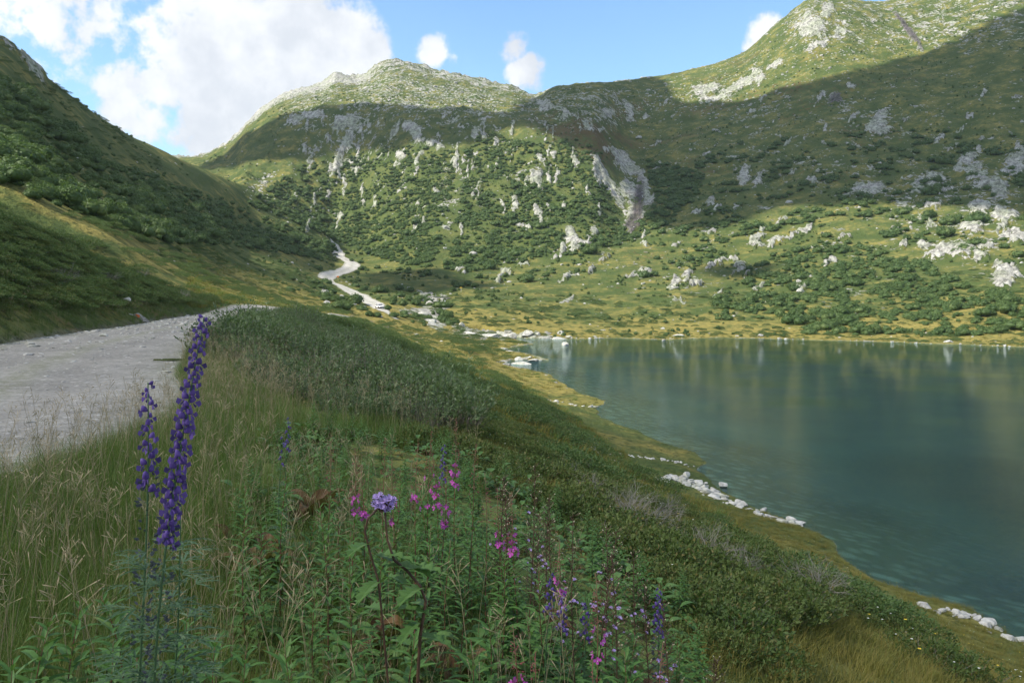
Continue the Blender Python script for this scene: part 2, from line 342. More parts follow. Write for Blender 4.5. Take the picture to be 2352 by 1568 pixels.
def gravel_mat(name='gravel', k=1.0):
    m, nt, b = new_mat(name); L = nt.links.new
    geo = nt.nodes.new('ShaderNodeNewGeometry'); pos = geo.outputs['Position']
    a = nt.nodes.new('ShaderNodeAttribute'); a.attribute_name = 'edge'
    v = N(nt, 'ShaderNodeTexVoronoi', i_Scale=26.0); L(pos, v.inputs['Vector']); v2 = N(nt, 'ShaderNodeTexVoronoi', i_Scale=7.0); L(pos, v2.inputs['Vector'])
    n1 = N(nt, 'ShaderNodeTexNoise', i_Scale=.55, i_Detail=8.0, i_Roughness=.62); L(pos, n1.inputs['Vector'])
    n2 = N(nt, 'ShaderNodeTexNoise', i_Scale=6.0, i_Detail=8.0, i_Roughness=.7); L(pos, n2.inputs['Vector'])
    sc = nt.nodes.new('ShaderNodeSeparateColor'); L(v.outputs['Color'], sc.inputs[0]); sc2 = nt.nodes.new('ShaderNodeSeparateColor'); L(v2.outputs['Color'], sc2.inputs[0])
    c = mixc(nt, sstep(nt, n1.outputs['Fac'], .36, .62), tuple(k*q for q in (.165, .156, .140)), tuple(k*q for q in (.265, .252, .226)))
    c = mixc(nt, sstep(nt, n2.outputs['Fac'], .42, .6), c, mixc(nt, 1., c, (.66, .66, .67), 'MULTIPLY'))
    c = mixc(nt, mathn(nt, 'MULTIPLY', sc.outputs[0], .4), c, tuple(k*q for q in (.38, .365, .34)))
    c = mixc(nt, mathn(nt, 'MULTIPLY', sstep(nt, sc2.outputs[1], .86, .9), sstep(nt, v2.outputs['Distance'], .42, .3)), c, (.36, .35, .33))
    rt = nt.nodes.new('ShaderNodeAttribute'); rt.attribute_name = 'rut'; c = mixc(nt, mathn(nt, 'MULTIPLY', rt.outputs['Fac'], sstep(nt, n1.outputs['Fac'], .25, .6)), c, mixc(nt, 1., c, (.78, .77, .76), 'MULTIPLY'))
    c = mixc(nt, mathn(nt, 'MULTIPLY', a.outputs['Fac'], sstep(nt, n2.outputs['Fac'], .40, .55)), c, (.13, .14, .06))
    L(c, b.inputs['Base Color']); b.inputs['Roughness'].default_value = .85
    h = mathn(nt, 'ADD', mathn(nt, 'MULTIPLY', v.outputs['Distance'], -.35), mathn(nt, 'ADD', mathn(nt, 'MULTIPLY', n2.outputs['Fac'], .9), mathn(nt, 'MULTIPLY', v2.outputs['Distance'], -.04)))
    bp = N(nt, 'ShaderNodeBump', i_Strength=.5, i_Distance=.05); L(h, bp.inputs['Height']); L(bp.outputs[0], b.inputs['Normal'])
    return m
def water_mat():
    m, nt, b = new_mat('lake_water'); L = nt.links.new; nt.nodes.remove(b)
    geo = nt.nodes.new('ShaderNodeNewGeometry'); pos = geo.outputs['Position']
    at = nt.nodes.new('ShaderNodeAttribute'); at.attribute_name = 'depth'
    mp = nt.nodes.new('ShaderNodeMapping'); L(pos, mp.inputs['Vector']); mp.inputs['Scale'].default_value = (.8, 1.5, 1); mp.inputs['Rotation'].default_value = (0, 0, math.radians(-14))
    w1 = N(nt, 'ShaderNodeTexNoise', i_Scale=6.0, i_Detail=4.0, i_Roughness=.62, i_Distortion=.4); L(mp.outputs[0], w1.inputs['Vector'])
    w2 = N(nt, 'ShaderNodeTexNoise', i_Scale=.05, i_Detail=3.0); L(pos, w2.inputs['Vector'])
    amp = mathn(nt, 'ADD', .35, mathn(nt, 'MULTIPLY', sstep(nt, w2.outputs['Fac'], .38, .62), .65))
    calm = nt.nodes.new('ShaderNodeAttribute'); calm.attribute_name = 'calm'
    amp = mathn(nt, 'MULTIPLY', amp, mathn(nt, 'SUBTRACT', 1.0, mathn(nt, 'MULTIPLY', calm.outputs['Fac'], .9)))
    bp = N(nt, 'ShaderNodeBump', i_Strength=1.0, i_Distance=.075); L(mathn(nt, 'MULTIPLY', w1.outputs['Fac'], amp), bp.inputs['Height'])
    gl = N(nt, 'ShaderNodeBsdfGlossy', i_Roughness=.022); L(bp.outputs[0], gl.inputs['Normal']); gl.inputs['Color'].default_value = (.78, .90, .90, 1)
    fr = N(nt, 'ShaderNodeFresnel', i_IOR=1.333); L(bp.outputs[0], fr.inputs['Normal'])
    body = nt.nodes.new('ShaderNodeBsdfDiffuse')
    L(mixc(nt, at.outputs['Fac'], (.011, .055, .052), (.0025, .015, .018)), body.inputs['Color'])
    tr = nt.nodes.new('ShaderNodeBsdfTransparent'); tr.inputs['Color'].default_value = (.48, .72, .68, 1)
    mx = nt.nodes.new('ShaderNodeMixShader'); L(sstep(nt, at.outputs['Fac'], -.05, .75), mx.inputs[0]); L(tr.outputs[0], mx.inputs[1]); L(body.outputs[0], mx.inputs[2])
    m2 = nt.nodes.new('ShaderNodeMixShader'); L(fr.outputs[0], m2.inputs[0]); L(mx.outputs[0], m2.inputs[1]); L(gl.outputs[0], m2.inputs[2])
    L(m2.outputs[0], nt.nodes['Material Output'].inputs['Surface'])
    return m
def rock_mat(name, c1=(.20, .195, .18), c2=(.46, .45, .42), sc=1.0):
    m, nt, b = new_mat(name); L = nt.links.new
    geo = nt.nodes.new('ShaderNodeNewGeometry'); pos = geo.outputs['Position']; oi = nt.nodes.new('ShaderNodeObjectInfo')
    n1 = N(nt, 'ShaderNodeTexNoise', i_Scale=2.2*sc, i_Detail=9.0, i_Roughness=.68); L(pos, n1.inputs['Vector'])
    n2 = N(nt, 'ShaderNodeTexNoise', i_Scale=.7*sc, i_Detail=3.0); L(pos, n2.inputs['Vector'])
    c = mixc(nt, sstep(nt, n1.outputs['Fac'], .3, .62), c1, c2)
    c = mixc(nt, mathn(nt, 'MULTIPLY', sstep(nt, n2.outputs['Fac'], .45, .65), .5), c, mixc(nt, 1., c, (.72, .78, .6), 'MULTIPLY'))
    c = mixc(nt, mathn(nt, 'MULTIPLY', oi.outputs['Random'], .35), c, mixc(nt, 1., c, (.7, .7, .72), 'MULTIPLY'))
    L(c, b.inputs['Base Color']); b.inputs['Roughness'].default_value = .85
    bp = N(nt, 'ShaderNodeBump', i_Strength=.7, i_Distance=.12/sc); L(n1.outputs['Fac'], bp.inputs['Height']); L(bp.outputs[0], b.inputs['Normal'])
    return m
M = {}
M['ground'] = ground_mat(); M['gravel'] = gravel_mat(); M['pale_gravel'] = gravel_mat('pale_gravel', 2.0); M['water'] = water_mat()
M['rock'] = rock_mat('granite'); M['shore_rock'] = rock_mat('washed_granite', (.22, .215, .20), (.52, .51, .48)); M['rock_fine'] = rock_mat('granite_block', sc=2.5)

# ------------------------------------------------------------------ mesh tools
def put(name, me, mats=(), parent=None, label=None, cat=None, group=None, kind=None, loc=None):
    o = bpy.data.objects.new(name, me); COL.objects.link(o)
    if me is not None and len(me.materials) == 0:
        for m in mats: me.materials.append(m)
    if parent is not None: o.parent = parent
    if loc is not None: o.location = loc
    for k, v in (('label', label), ('category', cat), ('group', group), ('kind', kind)):
        if v: o[k] = v
    return o
def mesh_np(name, co, faces_flat, loop_start, mi=None, smooth_=True):
    me = bpy.data.meshes.new(name); me.vertices.add(len(co)); me.vertices.foreach_set('co', np.asarray(co, np.float32).ravel())
    me.loops.add(len(faces_flat)); me.loops.foreach_set('vertex_index', np.asarray(faces_flat, np.int32))
    me.polygons.add(len(loop_start)); me.polygons.foreach_set('loop_start', np.asarray(loop_start, np.int32))
    me.polygons.foreach_set('use_smooth', np.full(len(loop_start), smooth_))
    if mi is not None: me.polygons.foreach_set('material_index', np.asarray(mi, np.int32))
    me.update(calc_edges=True); return me
def grid_mesh(name, x, y, z, attrs=None, keep=None):
    n, m = x.shape
    co = np.stack([x, y, z], -1).reshape(-1, 3)
    idx = np.arange(n*m).reshape(n, m)
    q = np.stack([idx[:-1, :-1], idx[:-1, 1:], idx[1:, 1:], idx[1:, :-1]], -1).reshape(-1, 4)
    if keep is not None:
        q = q[keep.ravel()]; used = np.zeros(n*m, bool); used[q] = True; remap = np.cumsum(used)-1; q = remap[q]; co = co[used]
    me = mesh_np(name, co, q.ravel(), np.arange(0, q.size, 4))
    for k, v in (attrs or {}).items():
        a = me.attributes.new(k, 'FLOAT', 'POINT'); vv = v.reshape(-1).astype(np.float32)
        a.data.foreach_set('value', vv[used] if keep is not None else vv)
    return me

# ------------------------------------------------------------------ where rock, scree, heath and scrub lie on the ground
def blob(X, Y, cx, cy, rx, ry, ang=0, soft=.35):
    a = math.radians(ang); u = (X-cx)*math.cos(a)+(Y-cy)*math.sin(a); v = -(X-cx)*math.sin(a)+(Y-cy)*math.cos(a)
    r = np.sqrt((u/rx)**2+(v/ry)**2); return smooth((1+soft-r)/(2*soft))
def inpoly(X, Y, P):
    c = np.zeros(X.shape, bool)
    for (ax, ay), (bx, by) in zip(P, P[1:]+P[:1]):
        k = ((ay <= Y) & (by > Y)) | ((by <= Y) & (ay > Y))
        if ay != by: c ^= k & (X < ax+(Y-ay)/(by-ay)*(bx-ax))
    return c
CRAGS = [ # cx, cy, rx, ry, angle
 (955,306,16,32,-25),(940,290,14,14,0),(793,285,38,20,-10),(700,270,45,14,-20),(800,320,9,40,12),(782,360,8,38,18),(768,390,7,26,18),(790,425,5,30,5),(712,375,7,22,15),(920,358,13,14,0),(913,381,9,9,0),
 (962,365,6,26,35),(990,330,14,7,-30),(1011,344,9,14,0),(955,393,5,14,20),(1046,376,6,14,0),(1052,398,10,6,0),(1062,368,4,10,0),(1094,302,12,12,0),(1138,323,8,11,0),(1112,312,5,12,0),
 (1230,404,17,18,0),(1238,430,5,16,-20),(1244,367,6,16,-35),(1233,482,8,17,-25),(1262,480,5,16,-15),(1025,520,15,8,-15),(1195,518,10,7,0),(1212,522,8,5,0),(1000,438,8,8,0),(1060,530,4,11,0),
 (1324,372,5,17,-12),(1385,400,11,50,-27),(1410,440,12,42,-32),(1368,395,7,20,-20),(1440,380,18,40,-48),(1475,430,17,48,-8),(1445,440,20,36,-22),(1458,495,22,34,10),(1445,522,16,16,20),(1408,350,30,9,15),
 (1312,545,14,26,-20),(1340,557,20,7,15),(1366,532,9,13,20),(1292,575,8,12,20),(1275,595,6,8,0),
 (1515,376,5,9,0),(1500,455,7,12,20),(1380,300,12,8,0),(1345,292,26,8,20),(1395,262,16,14,0),(1300,262,9,16,0),(1445,260,12,22,0),(1250,240,20,10,0),
 (1860,60,34,34,-35),(1900,25,20,16,-20),(1930,75,16,12,0),(1880,105,34,12,-20),(1780,150,20,9,-30),(1700,195,50,10,-25),(1620,205,42,11,-12),(1640,225,45,8,-8),(1740,175,18,18,-40),
 (2017,278,32,15,-45),(2030,300,22,9,-10),(2000,297,12,9,0),(1880,230,5,24,30),(1955,200,10,8,0),(1990,437,44,17,-10),(2130,420,46,17,-12),(2110,440,18,9,-30),(2225,365,40,14,-35),
 (2240,400,34,24,25),(2290,430,30,20,40),(2330,380,24,34,35),(2345,345,16,14,0),(2268,425,24,14,35),(2145,470,20,11,0),(2250,480,26,22,0),(2310,495,34,17,10),(2140,520,16,10,0),(2330,545,36,17,10),(2235,520,28,14,20),
 (2200,575,52,19,10),(2150,590,28,10,0),(2120,565,14,9,0),(2250,590,22,10,0),(2260,565,24,7,0),(2310,635,30,26,-30),(2290,610,16,9,0),(1838,660,13,15,0),(1548,655,18,7,-20),(1580,632,16,6,-20),(1645,605,28,5,-20),(1740,548,22,8,-30),(1650,483,16,9,-30),(1690,478,12,7,-20),(1632,460,10,12,0),
 (1850,530,22,6,-25),(1800,548,28,5,-20),(1780,560,16,5,-15),(1710,402,12,22,30),(1740,412,8,14,0),(1950,720,50,2.5,0),(2000,715,10,3,0),(1600,490,8,8,0),(1200,608,14,4,-10),(1160,625,16,6,-15),(1560,688,26,3,5),
 (985,683,36,9,20),(1005,697,22,14,10),(978,722,50,16,10),(1000,742,36,14,25),(1068,762,34,9,15),(998,735,22,12,40),(1020,690,14,10,0),(1160,768,120,9,2),(1100,762,50,5,12),(1200,833,44,9,3),(1145,642,8,5,0),(1060,622,14,6,0),
 (75,150,12,52,-38),(20,102,5,30,-48),(190,200,4,40,-50),(215,237,4,20,-50),(290,690,8,6,0)]
SCREE = [(600,420,45,14,-38,1),(655,455,42,8,-28,1),(690,495,30,7,-28,.9),(590,450,26,8,-30,.9),(720,520,26,6,-15,.8),(640,470,30,6,-30,.8),(1640,225,50,9,-6,.9),(1850,60,60,70,0,.55),(1950,110,220,60,-14,.42),(1700,170,150,50,-20,.5),(2160,30,10,44,15,.9),(2200,20,40,30,0,.45),
 (900,200,150,45,8,.95),(1050,215,170,26,6,.95),(720,225,90,25,-25,.9),(1000,248,260,14,0,.6),(760,280,120,40,0,.45),(1380,250,150,50,0,.55),(1450,230,200,40,0,.4),(1900,330,420,150,0,.22),(2020,285,40,22,-40,.95),(1990,437,50,22,-10,.95),(2130,425,50,22,-10,.95),
 (1600,420,200,120,0,.22),(2200,575,90,35,0,.5),(2290,430,90,70,20,.5),(1700,600,500,60,0,.16),(1200,640,150,30,0,.2),(1300,785,1200,14,1,.45),(900,500,300,120,0,.13),(850,640,200,60,0,.12),(500,600,250,60,20,.08),(300,300,260,40,42,.12)]
_R = random.Random(77)
for _i in range(95):      # rock ribs that break through the scrub of the middle mountain, and ledges of the right one
    _x, _y = _R.uniform(690, 1420), _R.uniform(275, 520)
    if _R.random() > (560-_y)/330+.1: continue
    CRAGS.append((_x, _y, _R.uniform(2, 5), _R.uniform(9, 28), _R.uniform(-12, 26)))
for _i in range(64):
    _x, _y = _R.uniform(1480, 2352), _R.uniform(190, 640)
    if _y < 215+(2352-_x)*.02-.0*_x or _R.random() < .25: continue
    CRAGS.append((_x, _y, _R.uniform(7, 20), _R.uniform(2.5, 6), _R.uniform(-45, -8)))
for _i in range(26):
    CRAGS.append((_R.uniform(1240, 1760), _R.uniform(520, 690), _R.uniform(8, 22), _R.uniform(2, 4.5), _R.uniform(-35, -5)))
def fields(X, Y, x, y, z):
    rock = np.zeros(X.shape); scree = np.zeros(X.shape)
    far = (y > 90) & (X > -200) & (X < 2600)
    Xf, Yf = X[far], Y[far]; yf = y[far]; Xf = Xf+9*fbm(Xf, Yf, 22, 3, 301)+5*fbm(Xf, Yf, 8, 2, 303); Yf = Yf+13*fbm(Xf+500, Yf*.6, 20, 3, 302); r = np.zeros(Xf.shape); s = np.zeros(Xf.shape)
    for cx, cy, rx, ry, a in CRAGS:
        k = (np.abs(Xf-cx) < (rx+ry)*1.6) & (np.abs(Yf-cy) < (rx+ry)*1.6)
        # ground behind the ridge lines shares the sight line, so tie each outcrop to its own slope
        r[k] = np.maximum(r[k], blob(Xf[k], Yf[k], cx, cy, rx*1.12, ry*1.12, a, .75)*.86)
    for cx, cy, rx, ry, a, st in SCREE:
        k = (np.abs(Xf-cx) < max(rx, ry)*1.6) & (np.abs(Yf-cy) < max(rx, ry)*1.6)
        s[k] = np.maximum(s[k], blob(Xf[k], Yf[k], cx, cy, rx, ry, a, .6)*st)
    rock[far] = r; scree[far] = s
    up = smooth((y-860)/120)*smooth((z-150)/40)
    rock = np.maximum(rock, up*(.60+.30*smooth((860-X)/40))); rock = np.maximum(rock, smooth((X-1750)/100)*smooth((200-Y)/120)*.46*smooth((y-500)/200))
    rock = np.maximum(rock, .47*blob(X, Y, 980, 262, 330, 40, 3, .6)*(y > 600)); rock = np.maximum(rock, .47*blob(X, Y, 1330, 245, 180, 60, 0, .5)*(y > 600))
    rock = np.maximum(rock, .45*blob(X, Y, 800, 320, 170, 90, -15, .5)*(y > 500)); rock = np.maximum(rock, .37*blob(X, Y, 1050, 400, 300, 130, 0, .5)*(y > 450)); rock = np.maximum(rock, .36*blob(X, Y, 1900, 330, 420, 160, 0, .5)*(y > 380))
    rock = np.maximum(rock, .42*blob(X, Y, 2200, 470, 200, 130, 0, .5)*(y > 280))
    rock = np.maximum(rock, .27*smooth((y-250)/60)*smooth((1-X/1000.)*-8))
    wet = blob(X, Y, 1465, 480, 12, 60, 6, .5)+blob(X, Y, 1452, 520, 20, 18, 0, .5)+blob(X, Y, 2085, 70, 8, 60, -38, .5)+blob(X, Y, 1920, 230, 26, 14, -50, .5)*.9
    rock = np.maximum(rock, np.clip(blob(X, Y, 2085, 70, 9, 60, -38, .5)+blob(X, Y, 1920, 225, 14, 16, -50, .5), 0, 1)*.85*(y > 500))
    heath = .10+.35*blob(X, Y, 1700, 300, 520, 170, 0, .6)+.3*blob(X, Y, 1330, 310, 160, 60, 20, .6)+.25*blob(X, Y, 1500, 600, 300, 60, 0, .8)+.35*(y < 80)*(x < -17)+.2*blob(X, Y, 300, 330, 300, 50, 42, .6)
    yellow = .30+.45*smooth((Y-600)/120)*smooth((y-85)/30)*smooth((330-y)/80)+.30*blob(X, Y, 200, 480, 400, 60, 32, .6)-.25*blob(X, Y, 1100, 450, 350, 120, 0, .6)
    return rock, scree, heath, yellow, np.clip(wet, 0, 1)*(y > 400)

def build_ground():
    dd = np.concatenate([np.exp(np.linspace(math.log(3.0), math.log(90), 400))[:-1], np.exp(np.linspace(math.log(90), math.log(980), 760))[:-1], np.exp(np.linspace(math.log(980), math.log(1600), 50))])
    Xs = np.concatenate([np.linspace(-1200, -100, 120)[:-1], np.linspace(-100, 2460, 840)[:-1], np.linspace(2460, 3600, 120)])
    Xg, Dg = np.meshgrid(Xs, dd); x = Dg*(Xg-CX)/F; z = H(x, Dg); Y = HY+(CAMZ-z)*F/Dg
    rock, scree, heath, yellow, wet = fields(Xg, Y, x, Dg, z)
    z = z+smooth((rock-.42)/.3)*smooth((Dg-230)/60)*(2.0*ridged(x+.3*z, z*1.0+.3*Dg, 8, 4, 71)+1.0*ridged(x, z, 3.2, 3, 72))*smooth((z-8)/10)
    s = np.full(x.shape, 99.); k = z < 1.2; s[k] = sd_poly(x[k], Dg[k], LAKE)
    bed = (z < .02).astype(float)
    band = smooth(1-np.abs(s-.7)/1.0)*smooth((Dg-80)/40)
    soil = np.clip(smooth(1-np.abs(road_path_d(x, Dg)-.15)/.6)*(Dg < 200)*.7, 0, 1)
    dwarf = .12+.25*smooth((250-Dg)/100)
    rock = np.maximum(rock, band*.62)
    at = dict(rock=rock, scree=scree, heath=heath, yellow=yellow, bed=bed, wet=wet, near=smooth((60-Dg)/50), soil=soil, dwarf=dwarf+0*x)
    me = grid_mesh('ground', x, Dg, z, at)
    put('ground', me, [M['ground']], kind='structure')
    # ground around and behind the viewer
    yy = np.linspace(-60, 3.0, 90); xx = np.linspace(-60, 34, 130); xg, yg = np.meshgrid(xx, yy)
    me = grid_mesh('near_ground', xg, yg, H(xg, yg)-.01, dict(near=np.ones(xg.shape), yellow=np.full(xg.shape, .3), heath=np.full(xg.shape, .1), dwarf=np.full(xg.shape, .3)))
    put('near_ground', me, [M['ground']], kind='structure')
    return Xg, Y, x, Dg, z
GX, GY, Gx, Gy, Gz = build_ground()

def build_lake():
    dd = np.exp(np.linspace(math.log(6), math.log(270), 260)); Xs = np.linspace(880, 3600, 420)
    Xg, Dg = np.meshgrid(Xs, dd); x = Dg*(Xg-CX)/F
    s = sd_poly(x, Dg, LAKE); k = s < 2.5
    keep = k[:-1, :-1] | k[1:, :-1] | k[:-1, 1:] | k[1:, 1:]
    dep = np.clip(-s/14, -.2, 1)
    dep = np.clip(dep+.25*fbm(x, Dg, 9, 4, 8)*smooth((-s)/6)*smooth((26+s)/10), -.2, 1)
    calm = smooth((Dg-140)/100)*.8
    me = grid_mesh('lake', x, Dg, np.zeros(x.shape), dict(depth=dep, calm=calm), keep)
    put('lake', me, [M['water']], kind='structure')
build_lake()

def ribbon(name, pts, widths, lift, mat, ncross=9, edge=True):
    """a strip draped on the ground along plan points"""
    P = np.array(pts, float); seg = np.r_[0, np.cumsum(np.hypot(*np.diff(P, axis=0).T))]
    n = max(12, int(seg[-1]/.5)) if len(P) < 60 else len(P); n = min(n, 900)
    t = np.linspace(0, seg[-1], n); cx = pchip1(seg, P[:, 0], t) if len(P) > 2 else np.interp(t, seg, P[:, 0]); cy = pchip1(seg, P[:, 1], t) if len(P) > 2 else np.interp(t, seg, P[:, 1]); w = np.interp(t, seg, widths)
    tx = np.gradient(cx); ty = np.gradient(cy); l = np.hypot(tx, ty); nx, ny = -ty/l, tx/l
    u = np.linspace(-.5, .5, ncross)[None, :]; wj = w*(1+.16*fbm(t, t*0, 3.5, 4, 12))
    x = cx[:, None]-nx[:, None]*u*wj[:, None]; y = cy[:, None]-ny[:, None]*u*wj[:, None]
    z = H(x, y)+lift
    e = np.clip(np.abs(u)*2, 0, 1)**6+np.exp(-((u*w[:, None])/.35)**2)*.55*(1 if edge else 0)
    rut = np.exp(-((np.abs(u*wj[:, None])-.95)/.38)**2)*(.7+.6*fbm(x, y, 2.2, 3, 14)); z = z-(.018*rut if edge else 0)
    me = grid_mesh(name, x, y, z, dict(edge=np.clip(e, 0, 1)+0*x, rut=rut))
    return put(name, me, [mat], kind='structure')
ys = np.concatenate([np.arange(-40, 60, .25), np.arange(60, 172, .5)])
ribbon('road', np.stack([road_c(ys), ys], 1), road_w(ys), .03, M['gravel'], 41)
def track(name, px, w, lift, mat=None, edge=True):
    hp = [hit(X, Y, 150) for X, Y in px]
    return ribbon(name, [(h.x, h.y) for h in hp], w if hasattr(w, '__len__') else [w]*len(hp), lift, mat or M['pale_gravel'], 7, edge)
TRACK_PX = [(912,734),(890,718),(870,705),(846,692),(815,675),(780,657),(752,645),(749,636),(772,628),(798,618),(809,608),(796,597),(778,589),(781,580),(773,570),(768,557)]
track('track', TRACK_PX, [1.4,2,5.5,7,7.4,7.2,6.8,6.5,6.5,7,8,7,6.5,5.5,5,5], .12)
# ------------------------------------------------------------------ cloud sheets out of view, shaped from shade outlines to darken slopes and foreground
SHADE = [
 [(-700,1750),(-700,470),(0,455),(200,520),(400,600),(500,690),(560,716),(690,732),(760,770),(830,802),(900,840),(1000,885),(1130,912),(1220,945),(1330,972),(1450,1005),(1650,1030),(2000,1120),(2500,1220),(2900,1750)],
 [(1195,262),(1225,222),(1300,185),(1500,170),(1535,215),(1560,238),(1660,243),(1760,218),(1850,192),(2000,152),(2150,112),(2260,62),(2352,15),(2700,-40),(2700,500),(2352,480),(2150,462),(2000,455),(1900,462),(1800,465),(1680,508),(1600,525),(1530,515),(1480,470),(1400,370),(1330,325),(1240,290),(1150,285),(1080,325),(1000,325),(960,300),(900,335),(800,330),(700,365),(620,352),(560,372),(470,392),(560,318),(640,266),(740,240),(900,243),(1000,252)],
 [(-300,50),(0,150),(130,245),(250,348),(340,402),(450,445),(560,492),(650,542),(740,583),(785,612),(740,630),(650,602),(560,572),(450,522),(330,472),(200,422),(100,372),(0,330),(-300,190)],
 [(850,622),(940,618),(1060,640),(1090,660),(960,670),(860,650)], [(430,588),(560,596),(660,628),(750,655),(700,664),(560,632)], [(1640,610),(1700,600),(1800,625),(1700,640)]]
def visible_mask():
    m = np.minimum.accumulate(np.where(np.arange(GY.shape[0])[:, None] < 0, 9e9, GY), axis=0)
    return GY <= m+.8
VIS = visible_mask()
def build_shade_clouds(polys, name, Zc, thru):  # added sun blockers: outline traced back along the sun from the shade polygons
    cell = 7.0
    k = VIS & (GX > -600) & (GX < 2900) & (GY < 1700)
    X, Y, x, y, z = GX[k], GY[k], Gx[k], Gy[k], Gz[k]
    Xn = X+16*fbm(X, Y, 60, 3, 91)+6*fbm(X, Y, 18, 2, 93); Yn = Y+9*fbm(X+900, Y, 60, 3, 92)+4*fbm(X, Y+400, 18, 2, 94)
    S = np.zeros(X.shape, bool)
    for P in polys: S |= inpoly(Xn, Yn, P)
    S &= ~((y > 900) & (X < 1500) & (Y < 250))           # the far peaks stand in the sun
    u = x+sdir.x*(Zc-z)/sdir.z; v = y+sdir.y*(Zc-z)/sdir.z
    u0, v0 = u.min()-40, v.min()-40; nu = int((u.max()-u0+40)/cell)+1; nv = int((v.max()-v0+40)/cell)+1
    iu = ((u-u0)/cell).astype(int); iv = ((v-v0)/cell).astype(int)
    acc = np.zeros((nv, nu)); cnt = np.zeros((nv, nu)); np.add.at(acc, (iv, iu), S); np.add.at(cnt, (iv, iu), 1)
    m = np.where(cnt > 0, acc/np.maximum(cnt, 1), 0); known = cnt > 0
    def sh(a, dy, dx): return np.roll(np.roll(a, dy, 0), dx, 1)
    for it in range(6):
        n = sum(sh(known.astype(float), a, b) for a in (-1, 0, 1) for b in (-1, 0, 1)); s = sum(sh(m*known, a, b) for a in (-1, 0, 1) for b in (-1, 0, 1))
        new = (~known) & (n > 1); m = np.where(new, s/np.maximum(n, 1), m); known |= new
    for it in range(1): m = sum(sh(m, a, b) for a in (-1, 0, 1) for b in (-1, 0, 1))/9
    uu = u0+np.arange(nu)*cell; vv = v0+np.arange(nv)*cell; U, V = np.meshgrid(uu, vv)
    T = 34*np.clip(m-.5, 0, .5)*2; T = T*(.8+.5*fbm(U, V, 40, 4, 33))
    in_ = m > .5; kc = in_[:-1, :-1] | in_[1:, :-1] | in_[:-1, 1:] | in_[1:, 1:]
    top = grid_mesh('cloud', U, V, Zc+T, None, kc); bot = grid_mesh('shade_cloud_b', U, V, Zc-T*.35-.2, None, kc)
    import bmesh
    bm = bmesh.new(); bm.from_mesh(top); bm.from_mesh(bot); me = bpy.data.meshes.new(name); bm.to_mesh(me); bm.free()
    for p in me.polygons: p.use_smooth = True
    mt, nt, b = new_mat('shade_cloud_white'); b.inputs['Base Color'].default_value = (.9, .9, .9, 1); b.inputs['Roughness'].default_value = 1
    tr = nt.nodes.new('ShaderNodeBsdfTransparent'); mx = nt.nodes.new('ShaderNodeMixShader'); mx.inputs[0].default_value = math.sqrt(thru); nt.links.new(b.outputs[0], mx.inputs[1]); nt.links.new(tr.outputs[0], mx.inputs[2]); nt.links.new(mx.outputs[0], nt.nodes['Material Output'].inputs['Surface'])
    put(name, me, [mt], kind='structure')
build_shade_clouds(SHADE[:1], 'thin_shade_cloud', 700.0, .40)  # unseen sheet shading the foreground, part clear so sun still brightens it
build_shade_clouds(SHADE[1:], 'shade_clouds', 780.0, .02)  # unseen, nearly opaque sheets cut to shade the mountainsides and valley patches

# ------------------------------------------------------------------ mesh builder and scattering
class MB:
    def __init__(s): s.v = []; s.f = []; s.m = []
    def quadstrip(s, pts, dirs, widths, mi=0):
        """a ribbon through pts, widened along dirs"""
        b = len(s.v)
        for p, d, w in zip(pts, dirs, widths):
            s.v.append(p-d*w); s.v.append(p+d*w)
        for i in range(len(pts)-1):
            s.f.append((b+2*i, b+2*i+1, b+2*i+3, b+2*i+2)); s.m.append(mi)
    def tube(s, pts, rad, n=5, mi=0):
        b = len(s.v); K = len(pts)
        for i, (p, r) in enumerate(zip(pts, rad)):
            t = (pts[min(i+1, K-1)]-pts[max(i-1, 0)]).normalized(); a = t.cross(Vector((.3, .9, .17))).normalized(); c = t.cross(a)
            for j in range(n):
                q = 2*math.pi*j/n; s.v.append(p+(a*math.cos(q)+c*math.sin(q))*r)
        for i in range(K-1):
            for j in range(n):
                s.f.append((b+i*n+j, b+i*n+(j+1) % n, b+(i+1)*n+(j+1) % n, b+(i+1)*n+j)); s.m.append(mi)
        s.f.append(tuple(b+(K-1)*n+j for j in range(n))); s.m.append(mi)
    def poly(s, pts, mi=0):
        b = len(s.v); s.v += list(pts); s.f.append(tuple(range(b, b+len(pts)))); s.m.append(mi)
    def leaf(s, base, d, up, length, width, mi=0, n=3, droop=.3, fold=.25, tip=1.0):
        """a lance-shaped leaf with a folded midrib, drooping toward its tip"""
        side = d.cross(up)
        if side.length < 1e-4: side = d.cross(Vector((1, 0, 0)))
        side.normalize(); nrm = side.cross(d).normalized(); b = len(s.v); P = []
        for i in range(n+2):
            t = i/(n+1); w = width*math.sin(math.pi*min(1, t*.93+.05)**.8)*.5*(1 if t < 1 else .1)
            c = base+d*length*t-Vector((0, 0, 1))*droop*length*t*t
            s.v += [c-side*w+nrm*w*fold*2, c.copy(), c+side*w+nrm*w*fold*2]
        for i in range(n+1):
            k = b+3*i
            s.f += [(k, k+1, k+4, k+3), (k+1, k+2, k+5, k+4)]; s.m += [mi, mi]
    def mesh(s, name, mats=None, smooth_=False):
        me = bpy.data.meshes.new(name); me.from_pydata([tuple(v) for v in s.v], [], s.f)
        me.polygons.foreach_set('material_index', s.m); me.polygons.foreach_set('use_smooth', [smooth_]*len(s.f))
        for m in (mats or []): me.materials.append(m)
        me.update(); return me
def rv(R, a=1.0): return Vector((R.uniform(-a, a), R.uniform(-a, a), R.uniform(-a, a)))
